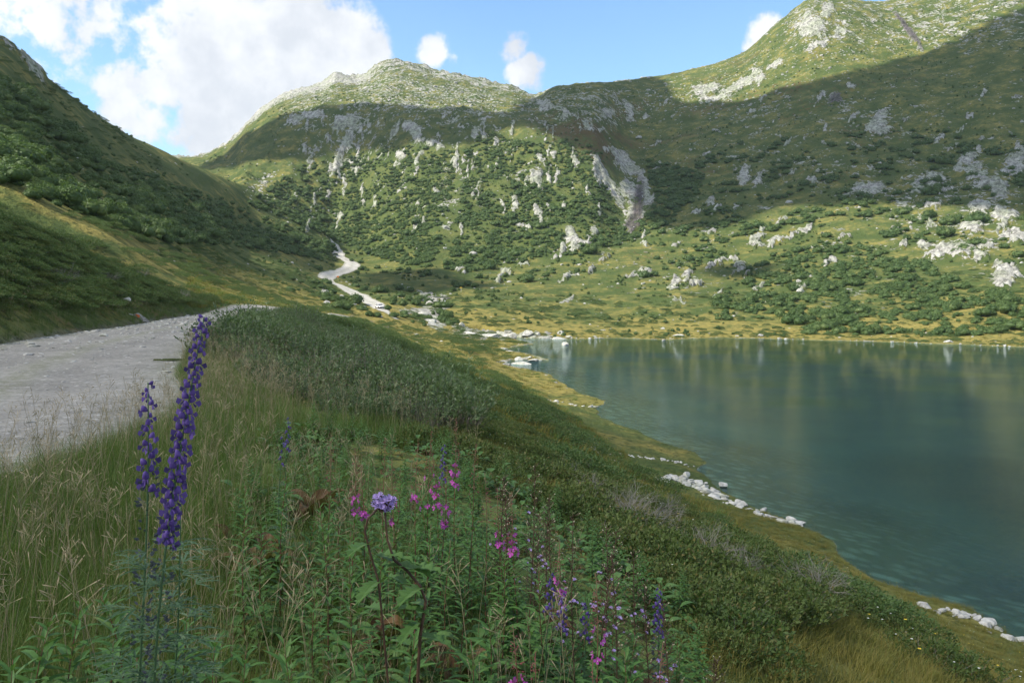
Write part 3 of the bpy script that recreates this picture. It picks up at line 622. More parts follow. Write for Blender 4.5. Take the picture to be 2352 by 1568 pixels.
def ico(sub):
    import bmesh
    bm = bmesh.new(); bmesh.ops.create_icosphere(bm, subdivisions=sub, radius=1)
    v = np.array([p.co[:] for p in bm.verts]); f = [tuple(q.index for q in p.verts) for p in bm.faces]; bm.free(); return v, f
ICO = {k: ico(k) for k in (1, 2, 3, 4)}
def scatter(name, protos, P, scale, rotz, idx=None, tilt=None, label=None, cat=None):
    """one object of ground cover: copies of the prototypes standing on points"""
    P = np.asarray(P, float); n = len(P)
    if n == 0: return None
    me = bpy.data.meshes.new(name); me.vertices.add(n); me.vertices.foreach_set('co', P.astype(np.float32).ravel())
    r3 = np.zeros((n, 3)); r3[:, 2] = rotz
    if tilt is not None: r3[:, :2] = tilt
    a = me.attributes.new('rot', 'FLOAT_VECTOR', 'POINT'); a.data.foreach_set('vector', r3.astype(np.float32).ravel())
    sc = np.asarray(scale, float); sc = np.repeat(sc[:, None], 3, 1) if sc.ndim == 1 else sc
    a = me.attributes.new('scl', 'FLOAT_VECTOR', 'POINT'); a.data.foreach_set('vector', sc.astype(np.float32).ravel())
    a = me.attributes.new('pick', 'INT', 'POINT'); a.data.foreach_set('value', (np.zeros(n) if idx is None else idx).astype(np.int32))
    o = put(name, me, (), label=label, cat=cat, kind='stuff')
    coll = bpy.data.collections.new(name+'_kinds')
    for i, pm in enumerate(protos):
        po = bpy.data.objects.new('%s_kind_%02d' % (name, i), pm); coll.objects.link(po)
    ng = bpy.data.node_groups.new(name+'_scatter', 'GeometryNodeTree')
    ng.interface.new_socket('Geometry', in_out='INPUT', socket_type='NodeSocketGeometry'); ng.interface.new_socket('Geometry', in_out='OUTPUT', socket_type='NodeSocketGeometry')
    gi = ng.nodes.new('NodeGroupInput'); go = ng.nodes.new('NodeGroupOutput'); L = ng.links.new
    ip = ng.nodes.new('GeometryNodeInstanceOnPoints'); ci = ng.nodes.new('GeometryNodeCollectionInfo'); ci.inputs['Collection'].default_value = coll
    ci.inputs['Separate Children'].default_value = True; ci.inputs['Reset Children'].default_value = True
    def na(nm, t):
        q = ng.nodes.new('GeometryNodeInputNamedAttribute'); q.data_type = t; q.inputs['Name'].default_value = nm; return q.outputs['Attribute']
    L(gi.outputs[0], ip.inputs['Points']); L(ci.outputs[0], ip.inputs['Instance']); ip.inputs['Pick Instance'].default_value = True
    L(na('pick', 'INT'), ip.inputs['Instance Index']); L(na('rot', 'FLOAT_VECTOR'), ip.inputs['Rotation']); L(na('scl', 'FLOAT_VECTOR'), ip.inputs['Scale'])
    L(ip.outputs[0], go.inputs[0])
    md = o.modifiers.new('scatter', 'NODES'); md.node_group = ng
    return o

# ------------------------------------------------------------------ green alder
M['alder'] = leaf_mat('alder_leaves', (.052, .10, .030), (.10, .155, .048), (.14, .195, .065), 1.4, .3)
M['bark'] = plain_mat('grey_bark', (.16, .14, .12))
def alder_mesh(name, seed, ncard, csize, core=.86):
    R = np.random.default_rng(seed); lobes = []
    for i in range(R.integers(6, 10)):
        a = R.uniform(0, 6.28); r = R.uniform(0, .62); lobes.append((r*math.cos(a), r*math.sin(a), R.uniform(.28, .62), R.uniform(.34, .55)))
    lobes.append((0, 0, .55, .6)); v, f = ICO[2]; co = []; fl = []; ls = []; n = 0
    for lx, ly, lz, lr in lobes:
        p = v*lr*core*np.array([1, 1, .85])*(1+.16*fbm(v[:, 0]*3+seed+lx*9, v[:, 1]*3+v[:, 2]*2, 1.0, 3, seed))[:, None]+[lx, ly, lz*.95]
        p[:, 2] = np.maximum(p[:, 2], -.05); co.append(p); fl += [i+n for t in f for i in t]; n += len(p)
    nt = len(fl)//3; ls = list(range(0, nt*3, 3)); k = 0
    L = np.array(lobes); pick = R.choice(len(L), ncard, p=L[:, 3]**2/np.sum(L[:, 3]**2)); d = R.normal(size=(ncard, 3)); d /= np.linalg.norm(d, axis=1)[:, None]; d[:, 2] = np.where(d[:, 2] < -.35, -d[:, 2], d[:, 2])
    c = L[pick, :3]+d*L[pick, 3:4]*R.uniform(.82, 1.14, (ncard, 1)); c[:, 2] = np.maximum(c[:, 2], .03)
    nn = d+R.normal(size=(ncard, 3))*.75; nn /= np.linalg.norm(nn, axis=1)[:, None]
    t1 = np.cross(nn, R.normal(size=(ncard, 3))); t1 /= np.linalg.norm(t1, axis=1)[:, None]; t2 = np.cross(nn, t1); s = csize*R.uniform(.6, 1.3, (ncard, 1))
    q = np.stack([c-t1*s, c-t2*s*.7, c+t1*s, c+t2*s*.7], 1).reshape(-1, 3); co.append(q)
    base = n; fl += list(range(base, base+4*ncard)); ls += list(range(nt*3, nt*3+4*ncard, 4))
    me = mesh_np(name, np.concatenate(co), fl, ls, smooth_=False); me.materials.append(M['alder']); return me
ALD_FAR = [alder_mesh('alder_far', 10+i, 260, .11) for i in range(4)]
ALD_MID = [alder_mesh('alder_shrub', 30+i, 900, .065) for i in range(5)]

ROWD = np.gradient(Gy[:, 0]); COLX = np.gradient(GX[0])
AREA = np.abs(ROWD)[:, None]*(COLX[None, :]/F)*Gy
SDG = np.full(Gx.shape, 50.); _k = Gz < 3; SDG[_k] = sd_poly(Gx[_k], Gy[_k], LAKE)
RNG = np.random.default_rng(7)
def sample(density, nmax=20000, jitter=True):
    w = (AREA*density).ravel(); tot = w.sum(); n = int(min(tot, nmax))
    i = RNG.choice(len(w), n, p=w/tot)
    x = Gx.ravel()[i]; y = Gy.ravel()[i]; j = i // Gx.shape[1]
    x = x+RNG.uniform(-.5, .5, n)*y*(COLX[i % Gx.shape[1]]/F); y = y+RNG.uniform(-.5, .5, n)*np.abs(ROWD[j])
    return np.stack([x, y, H(x, y)], 1), GX.ravel()[i], GY.ravel()[i]
CL = .5+.5*fbm(Gx, Gy, 22, 3, 101)+.35*fbm(Gx, Gy, 9, 2, 102)
onroad_far = np.zeros(Gx.shape)
TR = [hit(X, Y, 150) for X, Y in TRACK_PX]
def near_track(x, y, r):
    d2 = np.full(np.shape(x), 1e9)
    for a, b in zip(TR[:-1], TR[1:]):
        ex, ey = b.x-a.x, b.y-a.y; t = np.clip(((x-a.x)*ex+(y-a.y)*ey)/(ex*ex+ey*ey), 0, 1); d2 = np.minimum(d2, (x-a.x-t*ex)**2+(y-a.y-t*ey)**2)
    return d2 < r*r
def zone(P): return inpoly(GX, GY, P) & VIS & (SDG > 2) & (np.abs(Gx-road_c(Gy))-road_w(Gy)/2 > 1.5)
NT = ~near_track(Gx, Gy, 5.0)
def clump(lo, hi): return smooth((CL-lo)/(hi-lo))
noc = lambda *c: 1-np.clip(sum(blob(GX, GY, *k) for k in c), 0, 1)
rockfree = noc(*[c[:4]+(c[4],) for c in CRAGS[:60]])
den = {}
den['on the middle mountainside'] = zone([(560,470),(700,380),(800,350),(950,335),(1060,350),(1120,300),(1200,330),(1320,320),(1380,350),(1400,450),(1440,530),(1330,585),(1250,600),(1050,628),(900,602),(790,560),(650,500)])*(Gy > 400)*(.045+.22*clump(.30,.60))*rockfree
den['in the gully beside the waterfall'] = zone([(1490,360),(1540,380),(1620,400),(1600,450),(1540,510),(1480,545),(1380,575),(1330,590),(1440,530),(1500,490)])*.10*rockfree
den['on the left mountainside'] = zone([(-150,60),(0,175),(250,372),(430,432),(600,492),(770,560),(770,600),(700,590),(600,575),(500,560),(380,560),(250,520),(120,470),(0,430),(-200,330)])*(Gy > 90)*(.05+.14*clump(.30,.6))
den['on the slope above the far shore'] = zone([(1620,720),(1690,640),(1760,590),(1880,540),(2000,560),(2120,600),(2200,650),(2352,690),(2450,720),(2450,745),(2250,772),(1850,768),(1800,730),(1640,735)])*(.028+.15*clump(.44,.66))
den['high on the right mountainside'] = zone([(1500,420),(1700,330),(2000,300),(2352,290),(2450,500),(2352,640),(2100,560),(1850,520),(1600,640),(1450,640),(1530,520)])*(.09*clump(.52,.74)+.002)*rockfree
den['in the valley by the track'] = zone([(640,640),(780,570),(900,600),(1060,640),(1330,600),(1350,640),(1080,660),(1100,700),(1030,700),(1050,745),(960,730),(900,720),(860,735),(760,720),(690,700)])*NT*(.035*clump(.50,.70)+.002)
extra = {'in the valley by the track': [(905,695,3),(925,702,3),(940,690,3),(955,700,3.4),(965,690,3),(890,712,2.5),(1015,738,2.6),(1030,728,3.0),(1035,745,2.4),(1010,722,2.2),(1050,742,2),(805,704,1.6),(745,690,2.2),(770,692,2.6),(785,690,2),(760,682,2),(848,726,1.8),(865,728,2),(905,728,2.2),(930,730,2),(820,628,2.4),(830,620,2.6),(842,622,2.2),(795,583,2.2),(806,600,2.2),(738,600,2),(762,610,2),(722,592,2.2),(708,640,1.8),(690,650,1.6),(1025,640,2.4),(1045,655,3),(1060,660,3),(1075,655,3),(1090,660,2.6),(1040,668,2.5),(1115,640,2),(720,662,1.7),(1063,762,1.2)]}
allb = []
for zn, dn in den.items():
    P, X, Y = sample(dn, 14000); s = RNG.gamma(4.5, 1/4.5, len(P))*{'on the middle mountainside': 1.22, 'on the left mountainside': 1.35, 'on the slope above the far shore': 1.45}.get(zn, 1.9)
    if zn == 'in the valley by the track': s *= .75
    for p, xx, yy, q in zip(P, X, Y, s): allb.append((q/p[1], zn, p, q, -100 < xx < 2400))
    for X_, Y_, q in extra.get(zn, []):
        h = hit(X_, Y_, 90)
        if h is not None: allb.append((1, zn, np.array(h), q*.72, True))
print('alders', len(allb))
allb.sort(key=lambda t: (not t[4], -t[0]))
def alder_individuals():
    for i, (k, zn, p, q, v) in enumerate(allb[:300]):
        o = put('alder_bush', ALD_MID[i % 5], label='green alder bush '+zn+', one of many alike', cat='bush', group='green alder bushes '+zn, loc=(p[0], p[1], p[2]-.1*q))
        o.rotation_euler = (0, 0, RNG.uniform(0, 6.28)); o.scale = (q*RNG.uniform(.9, 1.3), q*RNG.uniform(.9, 1.2), q*RNG.uniform(.8, 1.05))
alder_individuals()
_r = allb[300:]; _n = len(_r); _q = np.array([t[3] for t in _r])
scatter('alder_scrub', ALD_FAR, [t[2]-np.array([0, 0, .12*t[3]]) for t in _r], np.stack([_q*RNG.uniform(.9, 1.3, _n), _q*RNG.uniform(.9, 1.2, _n), _q*RNG.uniform(.75, 1.0, _n)], 1), RNG.uniform(0, 6.28, _n), RNG.integers(0, 4, _n), label='green alder scrub covering the mountainsides', cat='scrub')
# ------------------------------------------------------------------ boulders and stones
def boulder_mesh(name, seed, mat, flat=.62, cuts=14, sub=3):
    R = random.Random(seed); v, f = ICO[sub]; v = v.copy()
    for i in range(cuts):
        n = np.array([R.gauss(0, 1), R.gauss(0, 1), R.gauss(0, 1)]); n /= np.linalg.norm(n); h = R.uniform(.42, .80)
        d = v@n; k = d > h; v[k] -= np.outer((d[k]-h)*.93, n)
    v *= np.array([R.uniform(.9, 1.15), R.uniform(.75, 1), flat])
    nz_ = fbm(v[:, 0]*2.1+seed, v[:, 1]*2.1+v[:, 2]*1.7, 1, 4, seed); nr = v/np.linalg.norm(v, axis=1)[:, None]; v += nr*nz_[:, None]*.10
    me = bpy.data.meshes.new(name); me.from_pydata(v.tolist(), [], f); me.materials.append(mat); me.polygons.foreach_set('use_smooth', [sub > 3]*len(f)); me.update(); return me
BO = [boulder_mesh('boulder', 200+i, M['shore_rock'], [.5, .6, .72, .42, .55, .66][i]) for i in range(6)]
BM = [boulder_mesh('boulder_grey', 300+i, M['rock'], [.55, .7, .45, .6][i]) for i in range(4)]
BX = BO+BO+BM[:2]
def stone(name, mesh, p, s, label, cat='boulder', group=None, rot=None, sink=.18, flat=1.0):
    o = put(name, mesh, label=label, cat=cat, group=group, loc=(p[0], p[1], p[2]-sink*s*.3+.25*s*flat*.5)); o.scale = (s*.5, s*.5*.85, s*.5*flat)
    o.rotation_euler = rot or (RNG.uniform(-.15, .15), RNG.uniform(-.15, .15), RNG.uniform(0, 6.28)); return o
NAMED = [ # X, Y (foot), width in px of the photograph, flatness, mesh, label
 (1212,770,38,1.1,0,'large pointed white boulder on the far shore left of the bay'),(1233,769,20,1.0,2,'squat boulder touching the right side of the pointed white boulder'),
 (1290,768,26,1.3,5,'upright white boulder on the pale shore rocks behind the bay'),(1308,776,30,.8,1,'flat pale boulder at the water edge below the upright one'),(1262,774,24,.8,3,'low pale boulder between the pointed and the upright boulder'),
 (1296,808,28,.9,2,'lone white rock standing in the lake off the grassy point'),
 (1190,842,66,.55,3,'long flat white slab lying at the tip of the grassy point'),(1225,836,30,.7,1,'pale boulder at the right end of the long flat slab'),(1192,826,30,.9,0,'rounded white boulder behind the long flat slab'),(1164,838,24,.8,4,'small white boulder at the left end of the long flat slab'),
 (1240,828,30,.4,3,'thin flat rock reaching into the water from the grassy point'),(1216,822,18,.9,5,'small pale block behind the thin flat rock on the point'),(1158,800,22,.5,1,'low flat rock in the grass above the point'),(1172,806,20,.6,4,'low white rock by the dark bank of the point'),
 (1525,789,12,1,2,'small white rock in the lake near the far shore'),(1560,772,30,.7,1,'pale boulder on the far shore, largest of its cluster'),(1745,773,26,.9,0,'pale boulder alone on the middle of the far shore'),(2180,786,24,.9,5,'pale boulder on the far shore at the right'),
 (748,674,32,.8,101,'large grey boulder in the grass left of the track'),(742,666,14,.8,102,'small grey boulder resting behind the large one left of the track'),(783,684,22,1.2,100,'pointed grey boulder between the large boulder and the track'),(800,690,26,.7,103,'flat grey boulder beside the pointed one by the track'),
 (750,698,22,1.1,101,'grey boulder among alder bushes left of the track'),(765,708,20,.6,102,'low flat boulder below the alder bushes left of the track'),(812,700,18,.9,103,'pale boulder at the edge of the track above the car'),(870,728,28,.7,100,'grey rock under the bush in front of the car'),(835,706,18,1,103,'angular rock beside the bushes just left of the car'),
 (1152,632,30,.6,101,'grey rounded outcrop boulder in the meadow behind the stream'),(1838,672,26,1.3,0,'white boulder standing alone on the right slope above the lake'),(1548,660,34,.6,1,'long white boulder on the right meadow rise'),
 (1025,524,26,.8,1,'white boulder on the foot of the middle mountain'),(1022,571,14,1,2,'round white boulder in the scrub of the middle mountain foot')]
for X, Y, w, fl, mi, lab in NAMED:
    h = hit(X, Y, 60)
    if h is None: continue
    s = w*h.y/F; q = (BM[mi-100] if mi >= 100 else BO[mi])
    if h.z < .1: h.z = .0
    stone('boulder', q, h, s, lab, sink=.3, flat=fl*1.0)
def shore_band(path, n, smin, smax, spread, label, group, dmin=3, mesh=None, name='shore_stone'):
    for i in range(n):
        t = RNG.uniform(0, len(path)-1); k = int(t); u = t-k
        X = path[k][0]*(1-u)+path[k+1][0]*u; Y = path[k][1]*(1-u)+path[k+1][1]*u
        h = hit(X, Y, dmin)
        if h is None: continue
        a = RNG.uniform(0, 6.28); r = abs(RNG.normal())*spread; x = h.x+r*math.cos(a); y = h.y+r*math.sin(a)
        s = smin+(smax-smin)*RNG.uniform()**2.6
        stone(name, (mesh or BX)[RNG.integers(0, len(mesh or BX))], (x, y, max(hz(x, y), -.15)), s, label, 'stone', group, sink=.35, flat=RNG.uniform(.7, 1.15))
shore_band([(1515,1098),(1560,1098),(1610,1118),(1640,1132),(1670,1150),(1725,1172),(1800,1198),(1840,1206)], 125, .2, 1.1, .6, 'pale washed stone on the near shore strip, one of many alike', 'pale stones on the near shore strip')
shore_band([(1385,1040),(1430,1045),(1480,1052),(1560,1062),(1600,1074)], 40, .2, .6, .4, 'pale stone in the small dry stream bed, one of many alike', 'stones in the dry stream bed by the shore')
shore_band([(1232,912),(1270,922),(1320,930),(1378,936)], 22, .35, 1.0, .5, 'pale stone on the second grassy spit, one of many alike', 'stones on the second grassy spit')
shore_band([(2140,1400),(2190,1408),(2240,1418),(2290,1445),(2352,1478),(2420,1510)], 60, .12, .75, .35, 'white stone on the shore nearest the viewer, one of many alike', 'white stones on the nearest shore')
shore_band([(1060,764),(1100,768),(1160,774),(1240,776),(1320,777),(1440,776)], 28, .6, 2.2, 1.0, 'pale stone along the rocky left shore of the bay, one of many alike', 'pale stones on the rocky far bay shore')
shore_band([(1530,778),(1640,776),(1760,778),(1850,779),(2000,784),(2200,791),(2330,796)], 32, .5, 1.7, .8, 'pale stone along the grassy far shore, one of many alike', 'pale stones along the grassy far shore')
stone('boulder', BO[2], lake_pt(1660,1118)+(0.05,), .75, 'single white stone standing in the shallow water by the near shore')
stone('boulder', BO[0], tuple(hit(1577,1096)), .85, 'upright white stone at the top of the near shore strip', flat=1.3)
stone('boulder', BO[3], tuple(hit(1600,1106)), 1.15, 'long flat white stone below the upright stone on the near shore', flat=.6)
# stones sown over the slopes too many to tell apart
wst = VIS*(SDG > 1)*NT*((Gy > 95)*.004*(.3+1.6*smooth((fbm(Gx, Gy, 30, 3, 411)+.05)/.3))+(Gy > 240)*.003*smooth((GY-560)/60)+(blob(GX, GY, 690, 480, 140, 40, 30, .6)+blob(GX, GY, 1640, 230, 160, 40, 0, .5)+.6*blob(GX, GY, 2200, 520, 170, 80, 0, .5)+.5*blob(GX, GY, 930, 230, 200, 50, 5, .5)+.4*blob(GX, GY, 1850, 90, 100, 90, 0, .5))*.035)
P_, X_, Y_ = sample(wst, 9000); n_ = len(P_); sz = .35+RNG.gamma(1.5, .35, n_)*np.clip(P_[:, 1]/320, .6, 2.2)
scatter('scree_stones', [boulder_mesh('scree_kind', 400+i, M['rock'], .6, 8, 2) for i in range(4)], P_-[0, 0, .05], np.stack([sz*.55, sz*.5, sz*.5], 1), RNG.uniform(0, 6.28, n_), RNG.integers(0, 4, n_), label='pale grey scree and stones scattered over the slopes', cat='scree')
# ------------------------------------------------------------------ plants near the viewer
Z = Vector((0, 0, 1))
M['grass'] = leaf_mat('grass_blades', (.075, .135, .028), (.13, .19, .048), (.24, .225, .09), 2.5, .35, .5)
M['grass_ochre'] = leaf_mat('moor_grass', (.12, .135, .032), (.205, .168, .042), (.20, .15, .04), .9, .3, .6)
M['straw'] = leaf_mat('grass_heads', (.24, .19, .115), (.34, .28, .17), None, 8, .2)
M['fire_leaf'] = leaf_mat('fireweed_leaves', (.062, .155, .040), (.11, .22, .058), (.13, .22, .065), 5, .35, .45)
M['fire_stem'] = plain_mat('reddish_stem', (.13, .10, .045), c2=(.16, .05, .04))
M['magenta'] = leaf_mat('magenta_petals', (.42, .06, .36), (.55, .10, .50), None, 30, .15)
M['bud_red'] = leaf_mat('red_buds', (.24, .055, .075), (.33, .12, .11), None, 30, .1)
M['monk_leaf'] = leaf_mat('monkshood_leaves', (.050, .105, .052), (.085, .15, .075), (.12, .18, .095), 6, .25, .45)
M['pods'] = leaf_mat('monkshood_pods', (.05, .06, .07), (.09, .10, .13), None, 40, .1)
M['violet'] = leaf_mat('violet_blue_petals', (.040, .020, .13), (.12, .07, .30), None, 60, .12, .5)
M['lilac'] = leaf_mat('lilac_florets', (.36, .26, .62), (.52, .38, .74), None, 60, .2)
M['dark_stem'] = plain_mat('dark_stem', (.05, .028, .02), c2=(.09, .05, .03))
M['sow_leaf'] = leaf_mat('sow_thistle_leaves', (.065, .15, .040), (.11, .20, .055), None, 4, .3, .5)
M['fluff'] = leaf_mat('pale_buds', (.30, .26, .18), (.42, .38, .28), None, 30, .1)
M['wilt'] = leaf_mat('wilted_leaves', (.075, .035, .018), (.15, .085, .035), (.12, .13, .035), 14, .2, .6)
M['willow'] = leaf_mat('willow_leaves', (.045, .085, .034), (.14, .20, .085), (.20, .25, .14), 2.0, .3, .5)
M['heath'] = leaf_mat('heath_leaves', (.055, .095, .024), (.105, .135, .038), (.14, .12, .04), 1.2, .25, .6)
M['juniper'] = leaf_mat('juniper_needles', (.055, .105, .032), (.095, .15, .046), (.16, .17, .06), 1.2, .25, .6)
M['dead'] = plain_mat('dead_wood', (.17, .155, .135), c2=(.25, .235, .21), scale=9)
M['yellow'] = leaf_mat('yellow_petals', (.60, .42, .03), (.72, .55, .05), None, 20, .1)
M['white_fl'] = leaf_mat('white_petals', (.6, .6, .55), (.7, .7, .66), None, 20, .1)

def grass_mesh(name, seed, n, h, spread, wid, mat, lean=.35, heads=0, segs=4):
    R = random.Random(seed); b = MB()
    for i in range(n):
        a = R.uniform(0, 6.283); r = spread*math.sqrt(R.random()); base = Vector((r*math.cos(a), r*math.sin(a), -.03))
        hh = h*R.uniform(.45, 1.1); o = Vector((math.cos(a)+R.gauss(0, .6), math.sin(a)+R.gauss(0, .6), 0))*lean*R.uniform(.2, 1.3)
        side = Vector((-math.sin(a+R.gauss(0, .8)), math.cos(a), 0)).normalized()
        k = segs+1; pts = [base+Z*hh*(t-.18*t*t*o.length)+o*hh*(t**2.1) for t in [j/segs for j in range(k)]]
        b.quadstrip(pts, [side]*k, [wid*(1-(j/segs)**1.6*.92) for j in range(k)], 0)
    for i in range(heads):
        a = R.uniform(0, 6.283); r = spread*math.sqrt(R.random()); base = Vector((r*math.cos(a), r*math.sin(a), 0)); hh = h*R.uniform(1.35, 1.95)
        o = Vector((R.gauss(0, .12), R.gauss(0, .12), 0)); pts = [base+Z*hh*t+o*hh*t*t for t in (0, .3, .6, .85, 1)]
        b.tube(pts, [.0014, .0013, .0011, .0009, .0007], 3, 1)
        for j in range(R.randint(9, 15)):
            t = R.uniform(.78, 1.0); p = base+Z*hh*t+o*hh*t*t; d = (Vector((R.gauss(0, 1), R.gauss(0, 1), R.uniform(.5, 1.6)))).normalized(); l = hh*.06*(1.25-t)*4
            s = d.cross(Vector((.2, .5, .7))).normalized(); q = p+d*l
            b.quadstrip([p, p+d*l*.5, q], [s]*3, [.0006, .0006, .0022], 1); b.quadstrip([q-d*.004, q+d*.008], [s]*2, [.0024, .0006], 1)
    return b.mesh(name, [mat, M['straw']])
GR = [grass_mesh('grass_kind', 500+i, 46, [.34, .42, .30, .38][i], .11, .0021, M['grass'], [.35, .45, .6, .3][i], [0, 1, 0, 2][i]) for i in range(4)]
GO = [grass_mesh('moor_kind', 520+i, 60, [.10, .14, .12][i], .16, .0024, M['grass_ochre'], .6, 0, 3) for i in range(3)]
GF = [grass_mesh('meadow_kind', 540+i, 50, .26, .34, .010, [M['grass_ochre'], M['grass']][i % 2], .55, 0, 2) for i in range(3)]

def cushion_mesh(name, seed, n, leaf, mat, r=.42, h=.30, twig=.08, up=.8):
    """a low dome of short leafy sprigs"""
    R = random.Random(seed); b = MB()
    for i in range(n):
        a = R.uniform(0, 6.283); q = math.sqrt(R.random()); dome = h*(1-q*q*.85)*R.uniform(.55, 1.05)*(1+.35*math.sin(3*a+seed)*q)
        p = Vector((r*q*math.cos(a), r*q*math.sin(a), dome)); ax = Vector((math.cos(a)*q*.8+R.gauss(0, .3), math.sin(a)*q*.8+R.gauss(0, .3), up)).normalized(); L_ = leaf*R.uniform(1.3, 2.6)
        if R.random() < twig: b.quadstrip([p-ax*L_*1.6, p+ax*L_*.8], [ax.cross(Vector((.3, 1, .1))).normalized()]*2, [.0022, .0012], 1)
        for j in range(6):
            t = j/5; c = p+ax*L_*(t-.3); d = (ax*.7+rv(R)*.9).normalized(); s = d.cross(rv(R)+Vector((.01, 0, 0))).normalized(); l = leaf*R.uniform(.7, 1.3)
            b.poly([c, c+d*l*.5+s*l*.22, c+d*l, c+d*l*.5-s*l*.22], 0)
    return b.mesh(name, [mat, M['bark']])
HE = [cushion_mesh('heath_kind', 600+i, 360, .030, M['heath'], .44, [.12, .18, .15][i]) for i in range(3)]
JU = [cushion_mesh('juniper_kind', 620+i, 420, .034, M['juniper'], .55, [.18, .26][i], .05, .35) for i in range(2)]
def willow_mesh(name, seed, n=70, h=.85, r=.45, lf=1.0):
    n = 110; R = random.Random(seed); b = MB()
    for i in range(n):
        a = R.uniform(0, 6.283); q = math.sqrt(R.random()); base = Vector((r*.7*q*math.cos(a), r*.7*q*math.sin(a), 0)); top = Vector((r*1.25*q*math.cos(a)+R.gauss(0, .05), r*1.25*q*math.sin(a)+R.gauss(0, .05), h*(1-.45*q*q)*R.uniform(.7, 1.1)))
        b.quadstrip([base, (base+top)/2+rv(R, .02), top], [Vector((1, 0, 0))]*3, [.004, .003, .0015], 1); ax = (top-base).normalized()
        for j in range(15):
            t = R.uniform(.42, 1.02); c = base.lerp(top, t); d = (ax*1.0+rv(R)*.95).normalized(); s = d.cross(rv(R)+Vector((.01, 0, 0))).normalized(); l = R.uniform(.045, .075)*lf
            b.poly([c, c+d*l*.5+s*l*.15, c+d*l, c+d*l*.5-s*l*.15], 0)
    return b.mesh(name, [M['willow'], M['bark']])
WI = [willow_mesh('willow_shrub', 640+i, 75, [.8, .95, .7, .85][i]) for i in range(4)]
def twigs_mesh(name, seed, n=26, L_=.32):
    R = random.Random(seed); b = MB()
    def grow(p, d, l, r, k):
        q = p+d*l*.5+rv(R, .02); e = q+(d+rv(R, .35)).normalized()*l*.5; b.tube([p, q, e], [r, r*.8, r*.5], 3, 0)
        if k:
            for _ in range(3): grow(q.lerp(e, R.random()), (d+rv(R, .75)).normalized(), l*.6, r*.55, k-1)
    for i in range(n):
        a = R.uniform(0, 6.283); grow(Vector((R.gauss(0, .05), R.gauss(0, .05), 0)), Vector((math.cos(a)*.8, math.sin(a)*.8, R.uniform(.4, 1.1))).normalized(), L_*R.uniform(.6, 1.1), .0035, 2)
    return b.mesh(name, [M['dead']])
TW = [twigs_mesh('dead_twigs', 660+i) for i in range(3)]

# ground cover by place: densities per square metre of ground
INF = VIS & (GX > -500) & (GX < 2800) & (SDG > .25)
rdist = np.abs(Gx-road_c(Gy))-road_w(Gy)/2
RIGHT = (Gx > road_c(Gy)) & (rdist > .05) & (Gy < 170); LEFT = (Gx < road_c(Gy)) & (rdist > .3) & (Gy < 85)
patch = fbm(Gx, Gy, 2.6, 3, 201); patch2 = fbm(Gx, Gy, 6, 3, 202)
shorez = smooth(1-SDG/9)
toshore = np.clip((Gx-xcrest(Gy))/(xshore(Gy)-xcrest(Gy)), 0, 1)
ROADSIDE = smooth(1-(rdist-.3)/2.2)*RIGHT
midherb = inpoly(GX, GY, [(600,1020),(760,985),(1000,1040),(1180,1120),(1400,1280),(1560,1420),(1620,1700),(500,1700),(560,1300)])
grassy = np.clip(ROADSIDE+smooth((7.5-Gy)/3)*RIGHT*(toshore < .35)*(1-.8*midherb)*(GX < 1300)+smooth((patch-.0)/.2)*.5*(toshore < .14)*(Gy < 26)*RIGHT*(GX < 1100), 0, 1)
def sow(name, protos, dens, nmax, smin, smax, label, cat, sc3=None):
    P, X, Y = sample(dens, nmax); n = len(P); print(name, n, (P[:, 1] < 4.5).sum(), (P[:, 1] < 9).sum()); s = RNG.uniform(smin, smax, n)
    if sc3 is not None: s = s*sc3(P)
    return scatter(name, protos, P, s, RNG.uniform(0, 6.28, n), RNG.integers(0, len(protos), n), label=label, cat=cat)
sow('grass', GR, INF*RIGHT*grassy*(1-.55*smooth((Gy-9)/10))*80*(Gy < 60), 16000, .6, 1.2, 'tall green and straw coloured grass on the verge beside the road', 'grass')
ochre = inpoly(GX, GY, [(1530,1420),(1700,1440),(1850,1400),(2100,1450),(2352,1535),(2600,1700),(1450,1700)]) | inpoly(GX, GY, [(1180,930),(1330,960),(1480,1080),(1700,1190),(1900,1250),(1850,1270),(1600,1190),(1400,1090)])
heathy = smooth((patch2-.03+.10*(toshore < .3)-.06*(toshore > .6))/.10)*(1-.85*ochre)
sow('moor_grass', GO, INF*(1-.85*midherb)*RIGHT*(1-.6*heathy*(toshore < .85))*(Gy < 48)*(toshore > .05)*(1-.4*grassy)*(42*smooth((34-Gy)/20)+16), 30000, .8, 1.5, 'short ochre moor grass covering the slope down to the lake', 'grass')
sow('meadow_grass', GF, INF*(Gy > 40)*(Gy < 260)*(SDG > .5)*NT*(rdist > 1)*(3.0*smooth((130-Gy)/60)*((SDG > 4) | (Gy > 110))*(toshore < .8)+.3*(Gy > 95))*(GX > 430), 26000, .8, 1.9, 'coarse yellow green grass of the sunlit meadow beyond', 'grass')
heathz = (heathy*1.1+(toshore < .4)*smooth((patch-.05)/.15)*.4)*RIGHT*(toshore > .02)*(toshore < .80)*(1-ROADSIDE)*(1-midherb)
sow('heath', HE, INF*heathz*(Gy > 4.5)*(Gy < 75)*(8.0*smooth((28-Gy)/18)+4), 12000, .7, 1.5, 'low dark heath and bilberry mats on the lake slope', 'heath')
sow('juniper', JU, INF*smooth((patch2-.15)/.10)*(1-ochre)*RIGHT*(toshore > .12)*(toshore < .75)*(1-midherb)*(Gy > 6)*(Gy < 90)*3.0, 5000, .8, 1.8, 'spreading juniper mats on the lake slope', 'juniper')
sow('mound_heath', HE+JU, INF*LEFT*(4.5+1.5*patch)*smooth((rdist-1.2)/1.5), 9000, .9, 2.0, 'dark heather and juniper covering the mound left of the road', 'heath')
